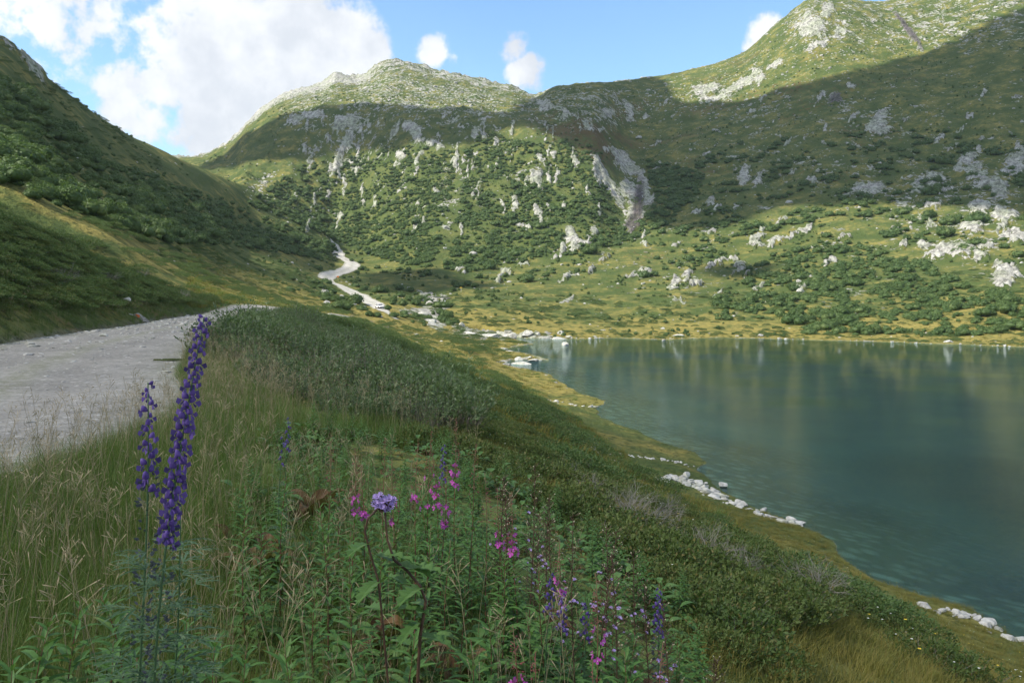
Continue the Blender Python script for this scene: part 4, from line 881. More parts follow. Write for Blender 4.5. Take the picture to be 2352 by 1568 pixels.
sow('mound_grass', GR, INF*LEFT*6*smooth((4-rdist)/2.5), 4000, .7, 1.2, 'grass along the left edge of the road', 'grass')
sow('hill_shrubs', JU, INF*(Gy > 42)*(Gy < 340)*NT*(rdist > 1)*((SDG > 8) | (Gy > 150))*(SDG > 2)*(.035+.22*smooth((110-Gy)/40)*RIGHT*(patch2 > -.05)+.16*clump(.55, .75))*(GX > -300), 9000, 1.2, 3.0, 'small dark shrubs dotted over the grassland', 'shrubs')
FARS = [alder_mesh('hillside_kind', 80+i, 120, .2) for i in range(3)]
sow('hillside_shrubs', FARS, VIS*(GX > -300)*(GX < 2500)*(Gy > 230)*(Gy < 820)*NT*(SDG > 4)*(.004+.028*smooth((fbm(Gx, Gy, 34, 3, 421)+.02)/.25))*rockfree, 9000, .35, 1.0, 'small low shrubs dotted over the mountainsides', 'shrubs')
# small flowers in the turf
def dot_mesh(name, mat, s):
    b = MB(); R = random.Random(3)
    for k in range(6):
        a = k*1.047; d = Vector((math.cos(a), math.sin(a), .25)).normalized(); sd = d.cross(Z).normalized(); p = Vector((0, 0, .22)); b.poly([p, p+d*s*.6+sd*s*.3, p+d*s, p+d*s*.6-sd*s*.3], 0)
    b.quadstrip([Vector((0, 0, 0)), Vector((0, 0, .22))], [Vector((1, 0, 0))]*2, [.0015, .0012], 1); return b.mesh(name, [mat, M['grass']])
sow('yellow_flowers', [dot_mesh('yellow_kind', M['yellow'], .018)], INF*RIGHT*(toshore > .2)*(Gy < 40)*.5, 300, .9, 1.5, 'tiny yellow flowers in the slope turf', 'flowers')
sow('white_flowers', [dot_mesh('white_kind', M['white_fl'], .011)], INF*RIGHT*(toshore > .1)*(Gy < 45)*1.2, 700, .9, 1.5, 'tiny white flowers in the slope turf', 'flowers')

def herb_mesh(seed, h):
    R = random.Random(seed); b = MB()
    for s_ in range(3):
        ox, oy, hh = R.gauss(0, .06), R.gauss(0, .06), h*R.uniform(.7, 1.1); phi = R.uniform(0, 6); n = int(44*hh/.5)
        b.quadstrip([Vector((ox, oy, 0)), Vector((ox*1.3, oy*1.3, hh))], [Vector((1, 0, 0))]*2, [.003, .001], 1)
        for i in range(n):
            t = .15+.85*i/n; phi += 2.4; d = Vector((math.cos(phi), math.sin(phi), .3+.8*(i/n)**2)).normalized(); l = (.095*math.sin(math.pi*(.2+.74*i/n))+.012)*R.uniform(.8, 1.2); b.leaf(Vector((ox*(1+.3*t), oy*(1+.3*t), hh*t)), d, Z, l, l*.22, 0, 2, .4, .2)
    return b.mesh('herb_kind', [M['fire_leaf'], M['fire_stem']])
def broad_mesh(seed):
    R = random.Random(seed); b = MB()
    for i in range(13):
        a = i*2.4; st_ = Vector((R.gauss(0, .03), R.gauss(0, .03), 0)); d = Vector((math.cos(a), math.sin(a), R.uniform(.5, 1.6))).normalized(); e = st_+d*R.uniform(.12, .34); b.quadstrip([st_, e], [d.cross(Z).normalized()]*2, [.003, .002], 1)
        b.leaf(e, (d+Vector((0, 0, -.3))).normalized(), Z, R.uniform(.12, .2), R.uniform(.06, .09), 0, 4, .5, .12)
    return b.mesh('broad_kind', [M['sow_leaf'], M['fire_stem']])
HB = [herb_mesh(680+i, [.42, .55, .34][i]) for i in range(3)]+[broad_mesh(690), broad_mesh(691)]
sow('herb_growth', HB, INF*RIGHT*midherb*(Gy < 14)*15+INF*RIGHT*(Gy < 3.6)*(rdist > .9)*9*(1-midherb), 2600, .45, .95, 'leafy green herb growth between the flowers', 'herbs')

# ---- individual plants, each stood where its tip belongs
def place_tip(X, Y, h, dmax=60):
    d = _DS[_DS < dmax]; x = d*(X-CX)/F; zr = CAMZ-d*(Y-HY)/F; g = H(x, d)+h
    u = np.nonzero(zr <= g)[0]
    if len(u) == 0: i = len(d)-1
    else: i = u[0]
    return Vector((x[i], d[i], float(g[i]-h)))
def thing(name, label, cat, p, group=None, rz=0):
    o = put(name, None, label=label, cat=cat, group=group, loc=p); o.rotation_euler = (0, 0, rz); return o
def curve_pts(tip, n, bend, R):
    return [Vector((tip.x*(t**bend), tip.y*(t**bend), tip.z*t))+Vector((math.sin(t*7+R)*.006, math.cos(t*6+R)*.006, 0)) for t in [i/(n-1) for i in range(n)]]
def at_curve(pts, t):
    k = min(int(t*(len(pts)-1)), len(pts)-2); u = t*(len(pts)-1)-k; return pts[k].lerp(pts[k+1], u)
# fireweed blossom: four rounded petals, pale style
def fire_flower(seed):
    b = MB(); R = random.Random(seed)
    for k in range(4):
        a = k*1.571+R.uniform(-.2, .2); d = Vector((math.cos(a), math.sin(a), .25)).normalized(); s = d.cross(Z).normalized(); l = .0135*R.uniform(.9, 1.15)
        b.poly([Vector(), d*l*.45+s*l*.32, d*l*.9+s*l*.38, d*l*1.05, d*l*.9-s*l*.38, d*l*.45-s*l*.32], 0)
    for k in range(4):
        a = k*1.571+.78; d = Vector((math.cos(a), math.sin(a), .1)).normalized(); s = d.cross(Z).normalized(); b.poly([Vector(), d*.009+s*.0012, d*.012, d*.009-s*.0012], 1)
    b.quadstrip([Vector((0, 0, .002)), Vector((.002, 0, .014))], [Vector((1, 0, 0))]*2, [.0009, .0012], 2)
    return b.mesh('flower', [M['magenta'], M['bud_red'], M['white_fl']])
FF = [fire_flower(i) for i in range(3)]
def fireweed(X, Y, h, nfl, seed, label, red=1.0, group=None, dens=1.0, ll=1.0):
    R = random.Random(seed); p = place_tip(X, Y, h); o = thing('fireweed', label, 'wildflower', p, group)
    tip = Vector((R.gauss(0, .04), R.gauss(0, .04), h)); pts = curve_pts(tip, 9, 1.6, seed); st = MB(); st.tube(pts, [.0045*(1-.75*i/8) for i in range(9)], 5, 0)
    put('stem', st.mesh('stem', [M['fire_stem']], True), parent=o)
    lf = MB(); spike = (nfl > 0 or red > .5); top = .72 if spike else .985; n = int((top-.12)*h*78*dens); phi = R.uniform(0, 6)
    for i in range(n):
        t = .12+(top-.12)*i/n; phi += 2.4; c = at_curve(pts, t); d = Vector((math.cos(phi), math.sin(phi), .35+.75*(i/n)**2)).normalized()
        l = (.105*math.sin(math.pi*(.2+.72*i/n))+.012)*R.uniform(.8, 1.2)*ll
        lf.leaf(c, d, Z, l, l*.20, 0, 3, R.uniform(.15, .5), .2)
    put('foliage', lf.mesh('foliage', [M['fire_leaf']]), parent=o)
    if spike:
        bu = MB()
        for i in range(int(34*h)+10):
            t = .74+.26*R.random(); c = at_curve(pts, t); a = R.uniform(0, 6.28); down = (1-t)*3.2; d = Vector((math.cos(a), math.sin(a), .7-down*1.1)).normalized(); l = .006+.022*(1-t)/.26*R.uniform(.7, 1.1)
            s = d.cross(Z).normalized(); e = c+d*l*.8; q = d*l*.7; w = .0016+.0012*(1-t)/.26
            bu.quadstrip([c, e], [s]*2, [.0005, .0005], 0); u_ = d.cross(s); bu.poly([e, e+q*.5+s*w, e+q, e+q*.5-s*w], 0); bu.poly([e, e+q*.5+u_*w, e+q, e+q*.5-u_*w], 0)
        put('bud_spike', bu.mesh('bud_spike', [M['bud_red']]), parent=o)
    for i in range(nfl):
        t = R.uniform(.66, .80); c = at_curve(pts, t); a = i*2.4+R.uniform(-.3, .3); d = Vector((math.cos(a), math.sin(a), .12)); f = put('flower', FF[i % 3], parent=o, loc=c+d.normalized()*R.uniform(.012, .024))
        f.rotation_euler = (d+Vector((0, -.35, 0))).to_track_quat('Z', 'Y').to_euler(); s = R.uniform(.9, 1.3); f.scale = (s, s, s)
    return o
FW = [(809,1030,1.05,9,'fireweed with a column of pink blossoms, tall, at the left end of the flowering row'),(836,1060,.98,8,'fireweed with pink blossoms just right of the leftmost flowering one'),(904,1050,1.05,4,'fireweed with a single small knot of pink flowers behind the lilac thistle head'),
 (950,1020,1.15,5,'fireweed with pale seed spike and few pink flowers, middle of the row'),(981,988,1.2,5,'slender fireweed with reddish buds behind the middle of the row'),(1045,960,1.25,9,'tallest fireweed, its red spike standing above all others'),(1016,1018,1.1,8,'fireweed with pink blossoms to the left of the tallest one'),
 (1006,1072,1.0,12,'fireweed with the brightest magenta cluster in the middle of the slope'),(1074,1024,1.1,0,'fireweed with a thin brown bud spike right of the tallest one'),(1157,1120,1.0,8,'fireweed with pink flowers at the left edge of the dark thistles'),(1190,1132,1.0,9,'fireweed with pink flowers between the first dark thistles'),
 (1296,1232,.95,7,'fireweed with pink flowers in front of the dark thistles'),(1377,1325,.95,6,'fireweed with pink blossoms over the ferny patch at the right'),(1198,1440,.85,16,'fireweed blooming brightly closest to the viewer at the bottom edge'),(1232,1492,.80,9,'short fireweed with pink flowers touching the closest bright one'),
 (1378,1512,.75,0,'fireweed with only red buds at the bottom near the brown leaves'),(1505,1494,.80,0,'fireweed with salmon red bud spike at the bottom right of the flowers'),(880,1010,1.1,0,'fireweed with a faded spike at the back of the flowering row'),(755,1000,1.1,0,'fireweed with a pale spike left behind the flowering row'),(1118,1090,1.0,0,'fireweed with a thin spike left of the first dark thistle')]
for i, (X, Y, h, nf, lab) in enumerate(FW): fireweed(X, Y, h, nf, 700+i, lab, 1.0, 'flowering fireweed', .9)
R_ = random.Random(11)
LEAFY = [(60,1432),(150,1395),(232,1468),(300,1352),(400,1405),(478,1462),(560,1500),(20,1500),(925,1452),(962,1205),(1087,1186),(1153,1260),(697,1186),(640,1080),(560,1118),(600,1180),(760,1150),(800,1230),(870,1225),(930,1150),(1020,1250),(1060,1340),(1130,1400),(1210,1350),(1290,1420),(1340,1470),(720,1330),
         (780,1080),(860,1110),(990,1120),(1100,1120),(1250,1290),(1180,1200),(1440,1440),(1090,1480),(860,1530),(690,1460),(160,1540),(330,1520),(1330,1360),(1230,1395),(910,1080),(1030,1060),(1400,1400),(1460,1500)]
for i, (X, Y) in enumerate(LEAFY):
    fireweed(X, Y, R_.uniform(.62, .95) if Y < 1350 else R_.uniform(.48, .7), 0, 760+i, 'leafy green fireweed shoot without flowers among others like it', 0, 'leafy fireweed shoots without flowers', 1.15 if Y < 1350 else .95, 1.0 if Y < 1350 else 1.5)

# monkshood: hooded blue flowers on a leafy stem
def hood_mesh(seed):
    v, f = ICO[2]; v = v.copy(); k = v[:, 2] < -.15; v[k, 2] = -.15-(v[k, 2]+.15)*.0; v[:, 2] *= 1.35; v[:, 0] *= .8; v[:, 1] *= .62; v[:, 0] += .25*np.maximum(v[:, 2], 0)**2
    b = MB(); b.v = [Vector(p)*.0105+Vector((0, 0, .004)) for p in v]; b.f = list(f); b.m = [0]*len(f)
    for s in (-1, 1):
        c = Vector((.004, s*.004, 0)); b.poly([c, c+Vector((.008, s*.008, .004)), c+Vector((.010, s*.010, -.006)), c+Vector((.003, s*.008, -.011))], 0)
        b.poly([Vector((.002, 0, -.001)), Vector((.008, s*.005, -.009)), Vector((.009, s*.001, -.015)), Vector((.004, 0, -.009))], 0)
    return b.mesh('flower', [M['violet']], True)
HF = [hood_mesh(i) for i in range(2)]
def divided_leaf(b, base, d, size, R, mi=0):
    side = d.cross(Z).normalized(); up = side.cross(d).normalized()
    for k in range(5):
        a = (k-2)*.52+R.uniform(-.08, .08); dd = (d*math.cos(a)+side*math.sin(a)+up*R.uniform(-.1, .15)).normalized(); L_ = size*(1-.12*abs(k-2))
        b.leaf(base, dd, up, L_, L_*.085, mi, 3, .35, .15)
        for t, sg in ((.38, 1), (.5, -1), (.64, 1), (.75, -1)):
            c = base+dd*L_*t-Z*.35*L_*t*t; d2 = (dd*.85+side*sg*.55).normalized(); b.leaf(c, d2, up, L_*.34*(1.2-t), L_*.05, mi, 1, .3, .1)
def monkshood(base, tip, nfl, lo, seed, label, leaves=26, lsize=.10, fs=1.0, foliage_top=.62, bend=1.5):
    R = random.Random(seed); o = thing('monkshood', label, 'wildflower', base, 'monkshoods'); tv = Vector(tip)-Vector(base); pts = curve_pts(tv, 12, bend, seed)
    st = MB(); st.tube(pts, [.0055*(1-.7*i/11)*min(1, tv.z) for i in range(12)], 6, 0); fo = MB(); phi = R.uniform(0, 6)
    for i in range(leaves):
        t = .08+foliage_top*(i/leaves); phi += 2.4; c = at_curve(pts, t); d = Vector((math.cos(phi), math.sin(phi), .35)).normalized(); pl = lsize*.55*(1-.5*i/leaves)
        st.quadstrip([c, c+d*pl], [d.cross(Z).normalized()]*2, [.001, .001], 0); divided_leaf(fo, c+d*pl, d, lsize*(1-.5*i/leaves)*R.uniform(.85, 1.2), R)
    put('stem', st.mesh('stem', [M['monk_leaf']], True), parent=o); put('foliage', fo.mesh('foliage', [M['monk_leaf']]), parent=o)
    for i in range(nfl):
        t = lo+(1.0-lo)*(i+.5)/nfl; c = at_curve(pts, t); a = i*2.4+R.uniform(-.3, .3); d = Vector((math.cos(a), math.sin(a), .18)).normalized(); s = fs*(1.25-.55*max(0, (t-lo)/(1-lo))**3)*R.uniform(.85, 1.12)
        fl = put('flower', HF[i % 2], parent=o, loc=c+d*.0095*s); fl.rotation_euler = (R.uniform(-.2, .2), R.uniform(-.25, .15), math.atan2(d.y, d.x)); fl.scale = (s, s, s)
    if nfl > 12:
        bd = MB()
        for i in range(70):
            t = lo-.30+.34*R.random(); c = at_curve(pts, t); a = R.uniform(0, 6.28); d = Vector((math.cos(a), math.sin(a), .5)).normalized(); l = .018; w = .0045; s = d.cross(Z).normalized(); u_ = d.cross(s); e = c+d*l*1.1
            bd.quadstrip([c, e], [s]*2, [.0006]*2, 0); bd.poly([e, e+d*l*.4+s*w, e+d*l, e+d*l*.4-s*w], 0); bd.poly([e, e+d*l*.4+u_*w, e+d*l, e+d*l*.4-u_*w], 0)
        put('seed_head', bd.mesh('seed_head', [M['pods']]), parent=o)
    return o
def PW(X, Y, d): return Vector(W(X, Y, d))
b0 = PW(345, 1400, 2.25); b0.z = hz(b0.x, b0.y)
monkshood(b0, PW(462, 728, 2.2), 60, .65, 1, 'tall blue monkshood with a long flower spike leaning to the right, beside the road', 52, .17, .98, .58, 2.5)
b1 = PW(318, 1400, 2.32); b1.z = hz(b1.x, b1.y)
monkshood(b1, PW(338, 878, 2.3), 17, .80, 2, 'shorter blue monkshood spike just left of the tall one', 40, .15, .95, .64)
b2 = PW(380, 1430, 2.5); b2.z = hz(b2.x, b2.y)
monkshood(b2, PW(420, 1150, 2.45), 0, .8, 3, 'grey green monkshood foliage without open flowers at the foot of the tall one', 44, .17, 1, .8)
for i, (X, Y, h, nf, lab) in enumerate([(1252,1318,.8,14,'small blue monkshood in front of the dark thistles'),(1281,1362,.75,14,'blue monkshood with loose flowers right of the small one'),(1335,1384,.72,12,'blue monkshood half hidden in the fireweed leaves'),(1505,1352,.85,22,'slim blue monkshood spike standing alone at the right of the thistles'),
    (1014,1020,1.0,16,'blue monkshood behind the flowering fireweed row'),(655,958,1.0,12,'blue monkshood faded in the verge left of the willow shrubs'),(640,1000,.9,8,'low blue monkshood beside the faded one in the verge')]):
    p = place_tip(X, Y, h); monkshood(p, p+Vector((.02, 0, h)), int(nf*.7), .76, 20+i, lab, 16, .09, .8, .6)

# alpine sow thistle: dark branched panicle with lilac heads
def floret_mesh():
    b = MB(); R = random.Random(5)
    for k in range(16):
        a = k*.393*2.4; d = Vector((math.cos(a), math.sin(a), R.uniform(.2, 1.1))).normalized(); s = d.cross(Z).normalized(); l = .011*R.uniform(.8, 1.1); b.poly([Vector(), d*l+s*.0016, d*l*1.08, d*l-s*.0016], 0)
    b.quadstrip([Vector((0, 0, -.010)), Vector((0, 0, -.004)), Vector((0, 0, .002))], [Vector((1, 0, 0))]*3, [.001, .003, .0035], 1); b.quadstrip([Vector((0, 0, -.010)), Vector((0, 0, -.004)), Vector((0, 0, .002))], [Vector((0, 1, 0))]*3, [.001, .003, .0035], 1)
    return b.mesh('flower', [M['lilac'], M['dark_stem']])
FL = floret_mesh()
def sow_thistle(X, Y, h, nfl, seed, label):
    R = random.Random(seed); p = place_tip(X, Y, h); o = thing('sow_thistle', label, 'wildflower', p, 'dark stemmed sow thistles'); pts = curve_pts(Vector((R.gauss(0, .03), R.gauss(0, .03), h)), 8, 1.5, seed)
    st = MB(); st.tube(pts, [.0042*(1-.7*i/7) for i in range(8)], 5, 0); pale = MB(); heads = []
    for i in range(64):
        t = .42+.57*(i/64); c = at_curve(pts, t); a = i*2.4; L_ = .085*(1.02-t)/.58*R.uniform(.6, 1.2)+.012; d = Vector((math.cos(a), math.sin(a), .75)).normalized(); e = c+d*L_; s = d.cross(Z).normalized()
        st.quadstrip([c, e], [s]*2, [.0012, .0007], 0); st.quadstrip([c, e], [d.cross(s)]*2, [.0012, .0007], 0)
        for _ in range(2):
            q = e+rv(R, .009); st.quadstrip([e-d*.01, q, q+d*.008], [s]*3, [.0006, .0022, .0015], 0)
            if R.random() < .45: pale.poly([q+d*.008-s*.002, q+d*.008+s*.002, q+d*.014+s*.0028, q+d*.014-s*.0028], 0)
        heads.append(e)
    put('stem', st.mesh('stem', [M['dark_stem']]), parent=o); put('pale_buds', pale.mesh('pale_buds', [M['fluff']]), parent=o); lf = MB()
    for i in range(12):
        t = .08+.34*i/12; a = i*2.4; lf.leaf(at_curve(pts, t), Vector((math.cos(a), math.sin(a), .5)).normalized(), Z, .12*R.uniform(.7, 1.2), .035, 0, 3, .5, .2)
    put('foliage', lf.mesh('foliage', [M['sow_leaf']]), parent=o)
    for i in range(nfl):
        e = heads[int(R.betavariate(1.4, 2.0)*46)]; f = put('flower', FL, parent=o, loc=e+rv(R, .012)); f.rotation_euler = (R.uniform(-.6, .6)+.4, R.uniform(-.6, .6), 0); s = R.uniform(.65, 1.0); f.scale = (s, s, s)
ST = [(1145,1096,1.05,5,'dark sow thistle at the left of the thistle stand'),(1167,1090,1.05,4,'dark sow thistle close behind the leftmost one'),(1211,1062,1.2,7,'tallest dark sow thistle, its thin top above the rest'),(1244,1150,1.0,8,'dark sow thistle right of the tallest one'),(1269,1128,1.1,16,'dark sow thistle with many lilac flowers, fifth from the left'),
 (1319,1174,1.1,24,'densest dark sow thistle, full of lilac flowers'),(1366,1216,1.0,22,'bushy dark sow thistle with lilac flowers right of the densest'),(1393,1208,1.0,14,'dark sow thistle leaning against the bushy one'),(1422,1260,1.0,10,'dark sow thistle thinly flowered above the ferny patch'),(1455,1266,.95,10,'dark sow thistle in front of the grassy slope'),
 (1493,1328,.9,12,'dark sow thistle beside the slim blue monkshood'),(1559,1394,.85,22,'short sow thistle standing alone at the right end'),(1184,1150,.9,10,'short sow thistle among pink fireweed'),(1225,1180,.9,10,'sow thistle with lilac heads in front of the tallest one'),(1625,1520,.5,4,'tiny sow thistle at the bottom right in the grass')]
for i, (X, Y, h, nf, lab) in enumerate(ST): sow_thistle(X, Y, h, int(nf*.65), 900+i, lab)

# the close lilac thistle head on two bent stems with big toothed leaves
def lobed_leaf(b, base, d, L_, wd, R, mi=0):
    side = d.cross(Z).normalized(); up = side.cross(d).normalized(); n = 9; k0 = len(b.v)
    for i in range(n+1):
        t = i/n; c = base+d*L_*t-Z*.45*L_*t*t; w = wd*(math.sin(math.pi*min(1, .12+t*.86)**.9))*(1.0 if i % 2 else .62)*(1-.2*R.random())+.001
        b.v += [c-side*w+up*w*.25+d*(.012 if i % 2 else 0), c.copy(), c+side*w+up*w*.25+d*(.012 if i % 2 else 0)]
    for i in range(n):
        k = k0+3*i; b.f += [(k, k+1, k+4, k+3), (k+1, k+2, k+5, k+4)]; b.m += [mi]*2
def near_thistle():
    R = random.Random(4); d0 = 2.9; foot = PW(940, 1560, d0+.1); foot.z = hz(foot.x, foot.y); o = thing('alpine_thistle', 'lilac alpine thistle head on a dark bent stem with big toothed leaves', 'wildflower', foot)
    def loc(X, Y, d=d0): return PW(X, Y, d)-foot
    main = [Vector(), loc(965, 1460), loc(978, 1380), loc(965, 1345), loc(935, 1310), loc(905, 1285), loc(890, 1240), loc(886, 1200), loc(884, 1172)]
    sec = [Vector((-.03, .02, 0)), loc(876, 1400), loc(868, 1330), loc(850, 1270), loc(838, 1220), loc(845, 1190), loc(866, 1170)]
    b = MB(); b.tube(main, [.006, .006, .0055, .005, .005, .0045, .004, .0035, .003], 6, 0); b.tube(sec, [.004]*7, 5, 0); put('stem', b.mesh('stem', [M['dark_stem'], M['sow_leaf']], True), parent=o)
    lf = MB()
    for i, (X, Y) in enumerate([(965,1460),(978,1390),(970,1350),(935,1310),(905,1288),(868,1335),(855,1280),(876,1400),(960,1430),(890,1300),(940,1480),(850,1250),(900,1400),(930,1340)]):
        a = i*2.1; lobed_leaf(lf, loc(X, Y), Vector((math.cos(a), math.sin(a)*.8-.2, R.uniform(.0, .5))).normalized(), R.uniform(.11, .17), R.uniform(.030, .048), R)
    put('foliage', lf.mesh('foliage', [M['sow_leaf']]), parent=o); kn = MB()
    for i in range(26):
        c = loc(884+R.gauss(0, 10), 1158+R.gauss(0, 8), d0+R.gauss(0, .01)); s = .004; kn.tube([loc(884, 1172), c, c+Z*.008], [.0008, .004, .002], 5, 0)
    put('bud_cluster', kn.mesh('bud_cluster', [M['dark_stem']]), parent=o)
    for i in range(26):
        a = i*.72; rr = R.uniform(.010, .036); f = put('flower', FL, parent=o, loc=loc(880, 1156, d0-.012)+Vector((rr*math.cos(a)*1.05, R.uniform(-.01, .01), rr*math.sin(a)*.75))); f.rotation_euler = (R.uniform(.3, 1.3), R.uniform(-.7, .7), 0); f.scale = (1.15,)*3
near_thistle()

def gentian(X, Y, h, seed, label, brown=True):
    R = random.Random(seed); p = place_tip(X, Y, h); o = thing('withered_plant', label, 'plant', p); 
    for i in range(R.randint(6, 8)):
        b = MB(); a = i*2.4+R.uniform(-.3, .3); d = Vector((math.cos(a), math.sin(a), R.uniform(.7, 1.9))).normalized(); L_ = h*R.uniform(.95, 1.3); side = d.cross(Z).normalized(); up = side.cross(d); n = 10; wd = L_*R.uniform(.14, .2); dr = R.uniform(.5, 1.4)
        for j in range(n+1):
            t = j/n; c = d*L_*t-Z*dr*L_*max(0, t-.45)**2*1.6+side*.05*math.sin(t*5+i)*L_; w = wd*math.sin(math.pi*min(1, .06+t*.92))**.8; cv = .35+.5*t
            for q in (-1, -.5, 0, .5, 1): b.v.append(c+side*w*q*(1-.3*abs(q)*t)+up*w*cv*q*q+up*.006*(1 if q in (-.5, .5) else 0))
        for j in range(n):
            for q in range(4):
                k = j*5+q; b.f.append((k, k+1, k+6, k+5)); b.m.append(0)
        put('leaf', b.mesh('leaf', [M['wilt']], True), parent=o)
for i, (X, Y, h, lab) in enumerate([(855,1372,.34,'withered plant with upright brown veined leaves below the thistle leaves'),(1049,1420,.40,'large withered plant with curled olive and brown leaves in the centre'),(1430,1520,.34,'dark brown withered plant at the bottom right among fireweed'),(718,1090,.42,'dark withered plant with shrivelled leaves behind the grass'),
   (1010,1515,.30,'withered plant with fanned brown leaves at the bottom edge'),(1240,1498,.30,'withered brown leaves beside the closest pink fireweed'),(600,1210,.36,'withered plant with big rust brown leaves in the left grass'),(1255,1360,.36,'withered leaf clump behind the small blue monkshood'),(740,1255,.3,'small withered brown plant between grass and fireweed'),(545,1185,.3,'withered reddish leaves at the left edge of the fireweed')]):
    gentian(X, Y, h, 950+i, lab)

# willow shrubs along the crest: things of their own
wz = inpoly(GX, GY+0, [(500,740),(560,712),(690,726),(830,792),(1000,850),(1060,930),(1060,1040),(900,1020),(760,985),(640,930),(560,860),(480,800),(440,790)])
P_, X_, Y_ = sample(INF*RIGHT*wz*(rdist > .9)*2.2*(Gy > 6.5), 1400)
keep = []; order = np.argsort(P_[:, 1])
for i in order:
    if all((P_[i, 0]-P_[j, 0])**2+(P_[i, 1]-P_[j, 1])**2 > (.62 if P_[i, 1] < 22 else .95)**2 for j in keep[-90:]): keep.append(i)
keep = keep[:250]; print('willows', len(keep))
for X, Y, h_, s in [(598,716,1.1,1.5),(640,720,1.1,1.6),(572,728,1.0,1.4),(612,722,1.1,1.5),(668,726,1.1,1.5),(700,735,1.1,1.5),(655,735,1.0,1.4),(620,735,1.0,1.4),(590,740,1.0,1.3),(728,748,1.1,1.4),(555,742,.9,1.2),(690,752,1.0,1.4)]:
    p = place_tip(X, Y, h_*s*.55, 70); o = put('willow_shrub', WI[int(X) % 4], label='tall grey green willow shrub on the hump that hides the bend of the road', cat='shrub', group='willow shrubs on the hump at the road bend', loc=p); o.scale = (s*1.2, s*1.2, s); o.rotation_euler = (0, 0, X)
for j, i in enumerate(keep):
    cn = .5+.5*float(fbm(P_[i:i+1, 0], P_[i:i+1, 1], 3.2, 2, 501)[0]); s = (.30+1.5*cn)*RNG.uniform(.75, 1.25)*(1 if P_[i, 1] < 20 else 1.25); o = put('willow_shrub', WI[j % 4], label='grey green willow shrub in the thicket along the crest, one of many alike', cat='shrub', group='willow shrubs in the thicket along the crest', loc=tuple(P_[i])); o.rotation_euler = (0, 0, RNG.uniform(0, 6.28)); o.scale = (s*1.15, s*1.15, s*RNG.uniform(.7, 1.0))
for i, (X, Y, s, lab) in enumerate([(1440,1212,1.0,'pale grey dead twigs in the heath right of the thistles'),(1478,1240,1.1,'pale grey dead twigs above the juniper patch'),(1540,1230,.8,'small grey dead twigs in the heath on the right slope'),(1350,1150,.8,'grey dead twigs behind the thistle stand'),(1300,1120,.7,'grey dead twigs in the heath above the thistle stand'),(1620,1310,.9,'grey dead twigs beside the juniper on the right slope'),
   (1880,1400,1.2,'spreading grey dead twigs near the lake edge at the right'),(1700,1350,.8,'thin grey dead twigs above the white stone'),(1270,1080,.6,'little grey dead twigs far up the heath slope'),(1390,1100,.6,'faint grey dead twigs in the upper heath'),(420,690,2.0,'grey dead twigs at the nose of the mound'),(150,660,2.2,'grey dead twigs in the heather of the mound'),(250,655,2.0,'grey dead twigs low on the mound above the boulder'),(330,640,1.8,'grey dead twigs on the mound right of the boulder')]):
    h = hit(X, Y, 4); o = put('dead_twigs', TW[i % 3], label=lab, cat='twigs', loc=tuple(h+Vector((0, 0, .12*s)))); o.scale = (s,)*3; o.rotation_euler = (0, 0, i*1.3)
# ------------------------------------------------------------------ small built things, wood, particular rocks
M['car_paint'] = plain_mat('white_car_paint', (.80, .80, .80), .25, c2=(.78, .78, .79), spec=.6); M['car_glass'] = plain_mat('dark_car_glass', (.02, .025, .03), .05, spec=.8)
M['tyre'] = plain_mat('tyre_rubber', (.02, .02, .02), .8); M['rim'] = plain_mat('wheel_rim', (.45, .45, .46), .35, metal=.8); M['black_plastic'] = plain_mat('black_plastic', (.02, .02, .025), .45)
M['lamp_glass'] = plain_mat('lamp_glass', (.55, .56, .58), .1, spec=.8); M['plate'] = plain_mat('number_plate', (.75, .75, .72), .5); M['steel'] = plain_mat('galvanised_steel', (.36, .37, .38), .5, metal=.5)
M['plank'] = plain_mat('weathered_planks', (.30, .28, .25), .85, c2=(.38, .36, .33), scale=3); M['sign_orange'] = plain_mat('orange_sign_paint', (.75, .22, .05), .5); M['sign_yellow'] = plain_mat('yellow_sign_paint', (.75, .50, .06), .5); M['sign_white'] = plain_mat('white_post_paint', (.72, .70, .66), .6)
def box(b, x0, x1, y0, y1, z0, z1, mi=0):
    k = len(b.v); b.v += [Vector((x, y, z)) for z in (z0, z1) for y in (y0, y1) for x in (x0, x1)]
    for f in ((0, 2, 3, 1), (4, 5, 7, 6), (0, 1, 5, 4), (2, 6, 7, 3), (0, 4, 6, 2), (1, 3, 7, 5)): b.f.append(tuple(k+i for i in f)); b.m.append(mi)
def bevel(o, w=.02, seg=2):
    m = o.modifiers.new('bevel', 'BEVEL'); m.width = w; m.segments = seg; m.limit_method = 'ANGLE'; return o
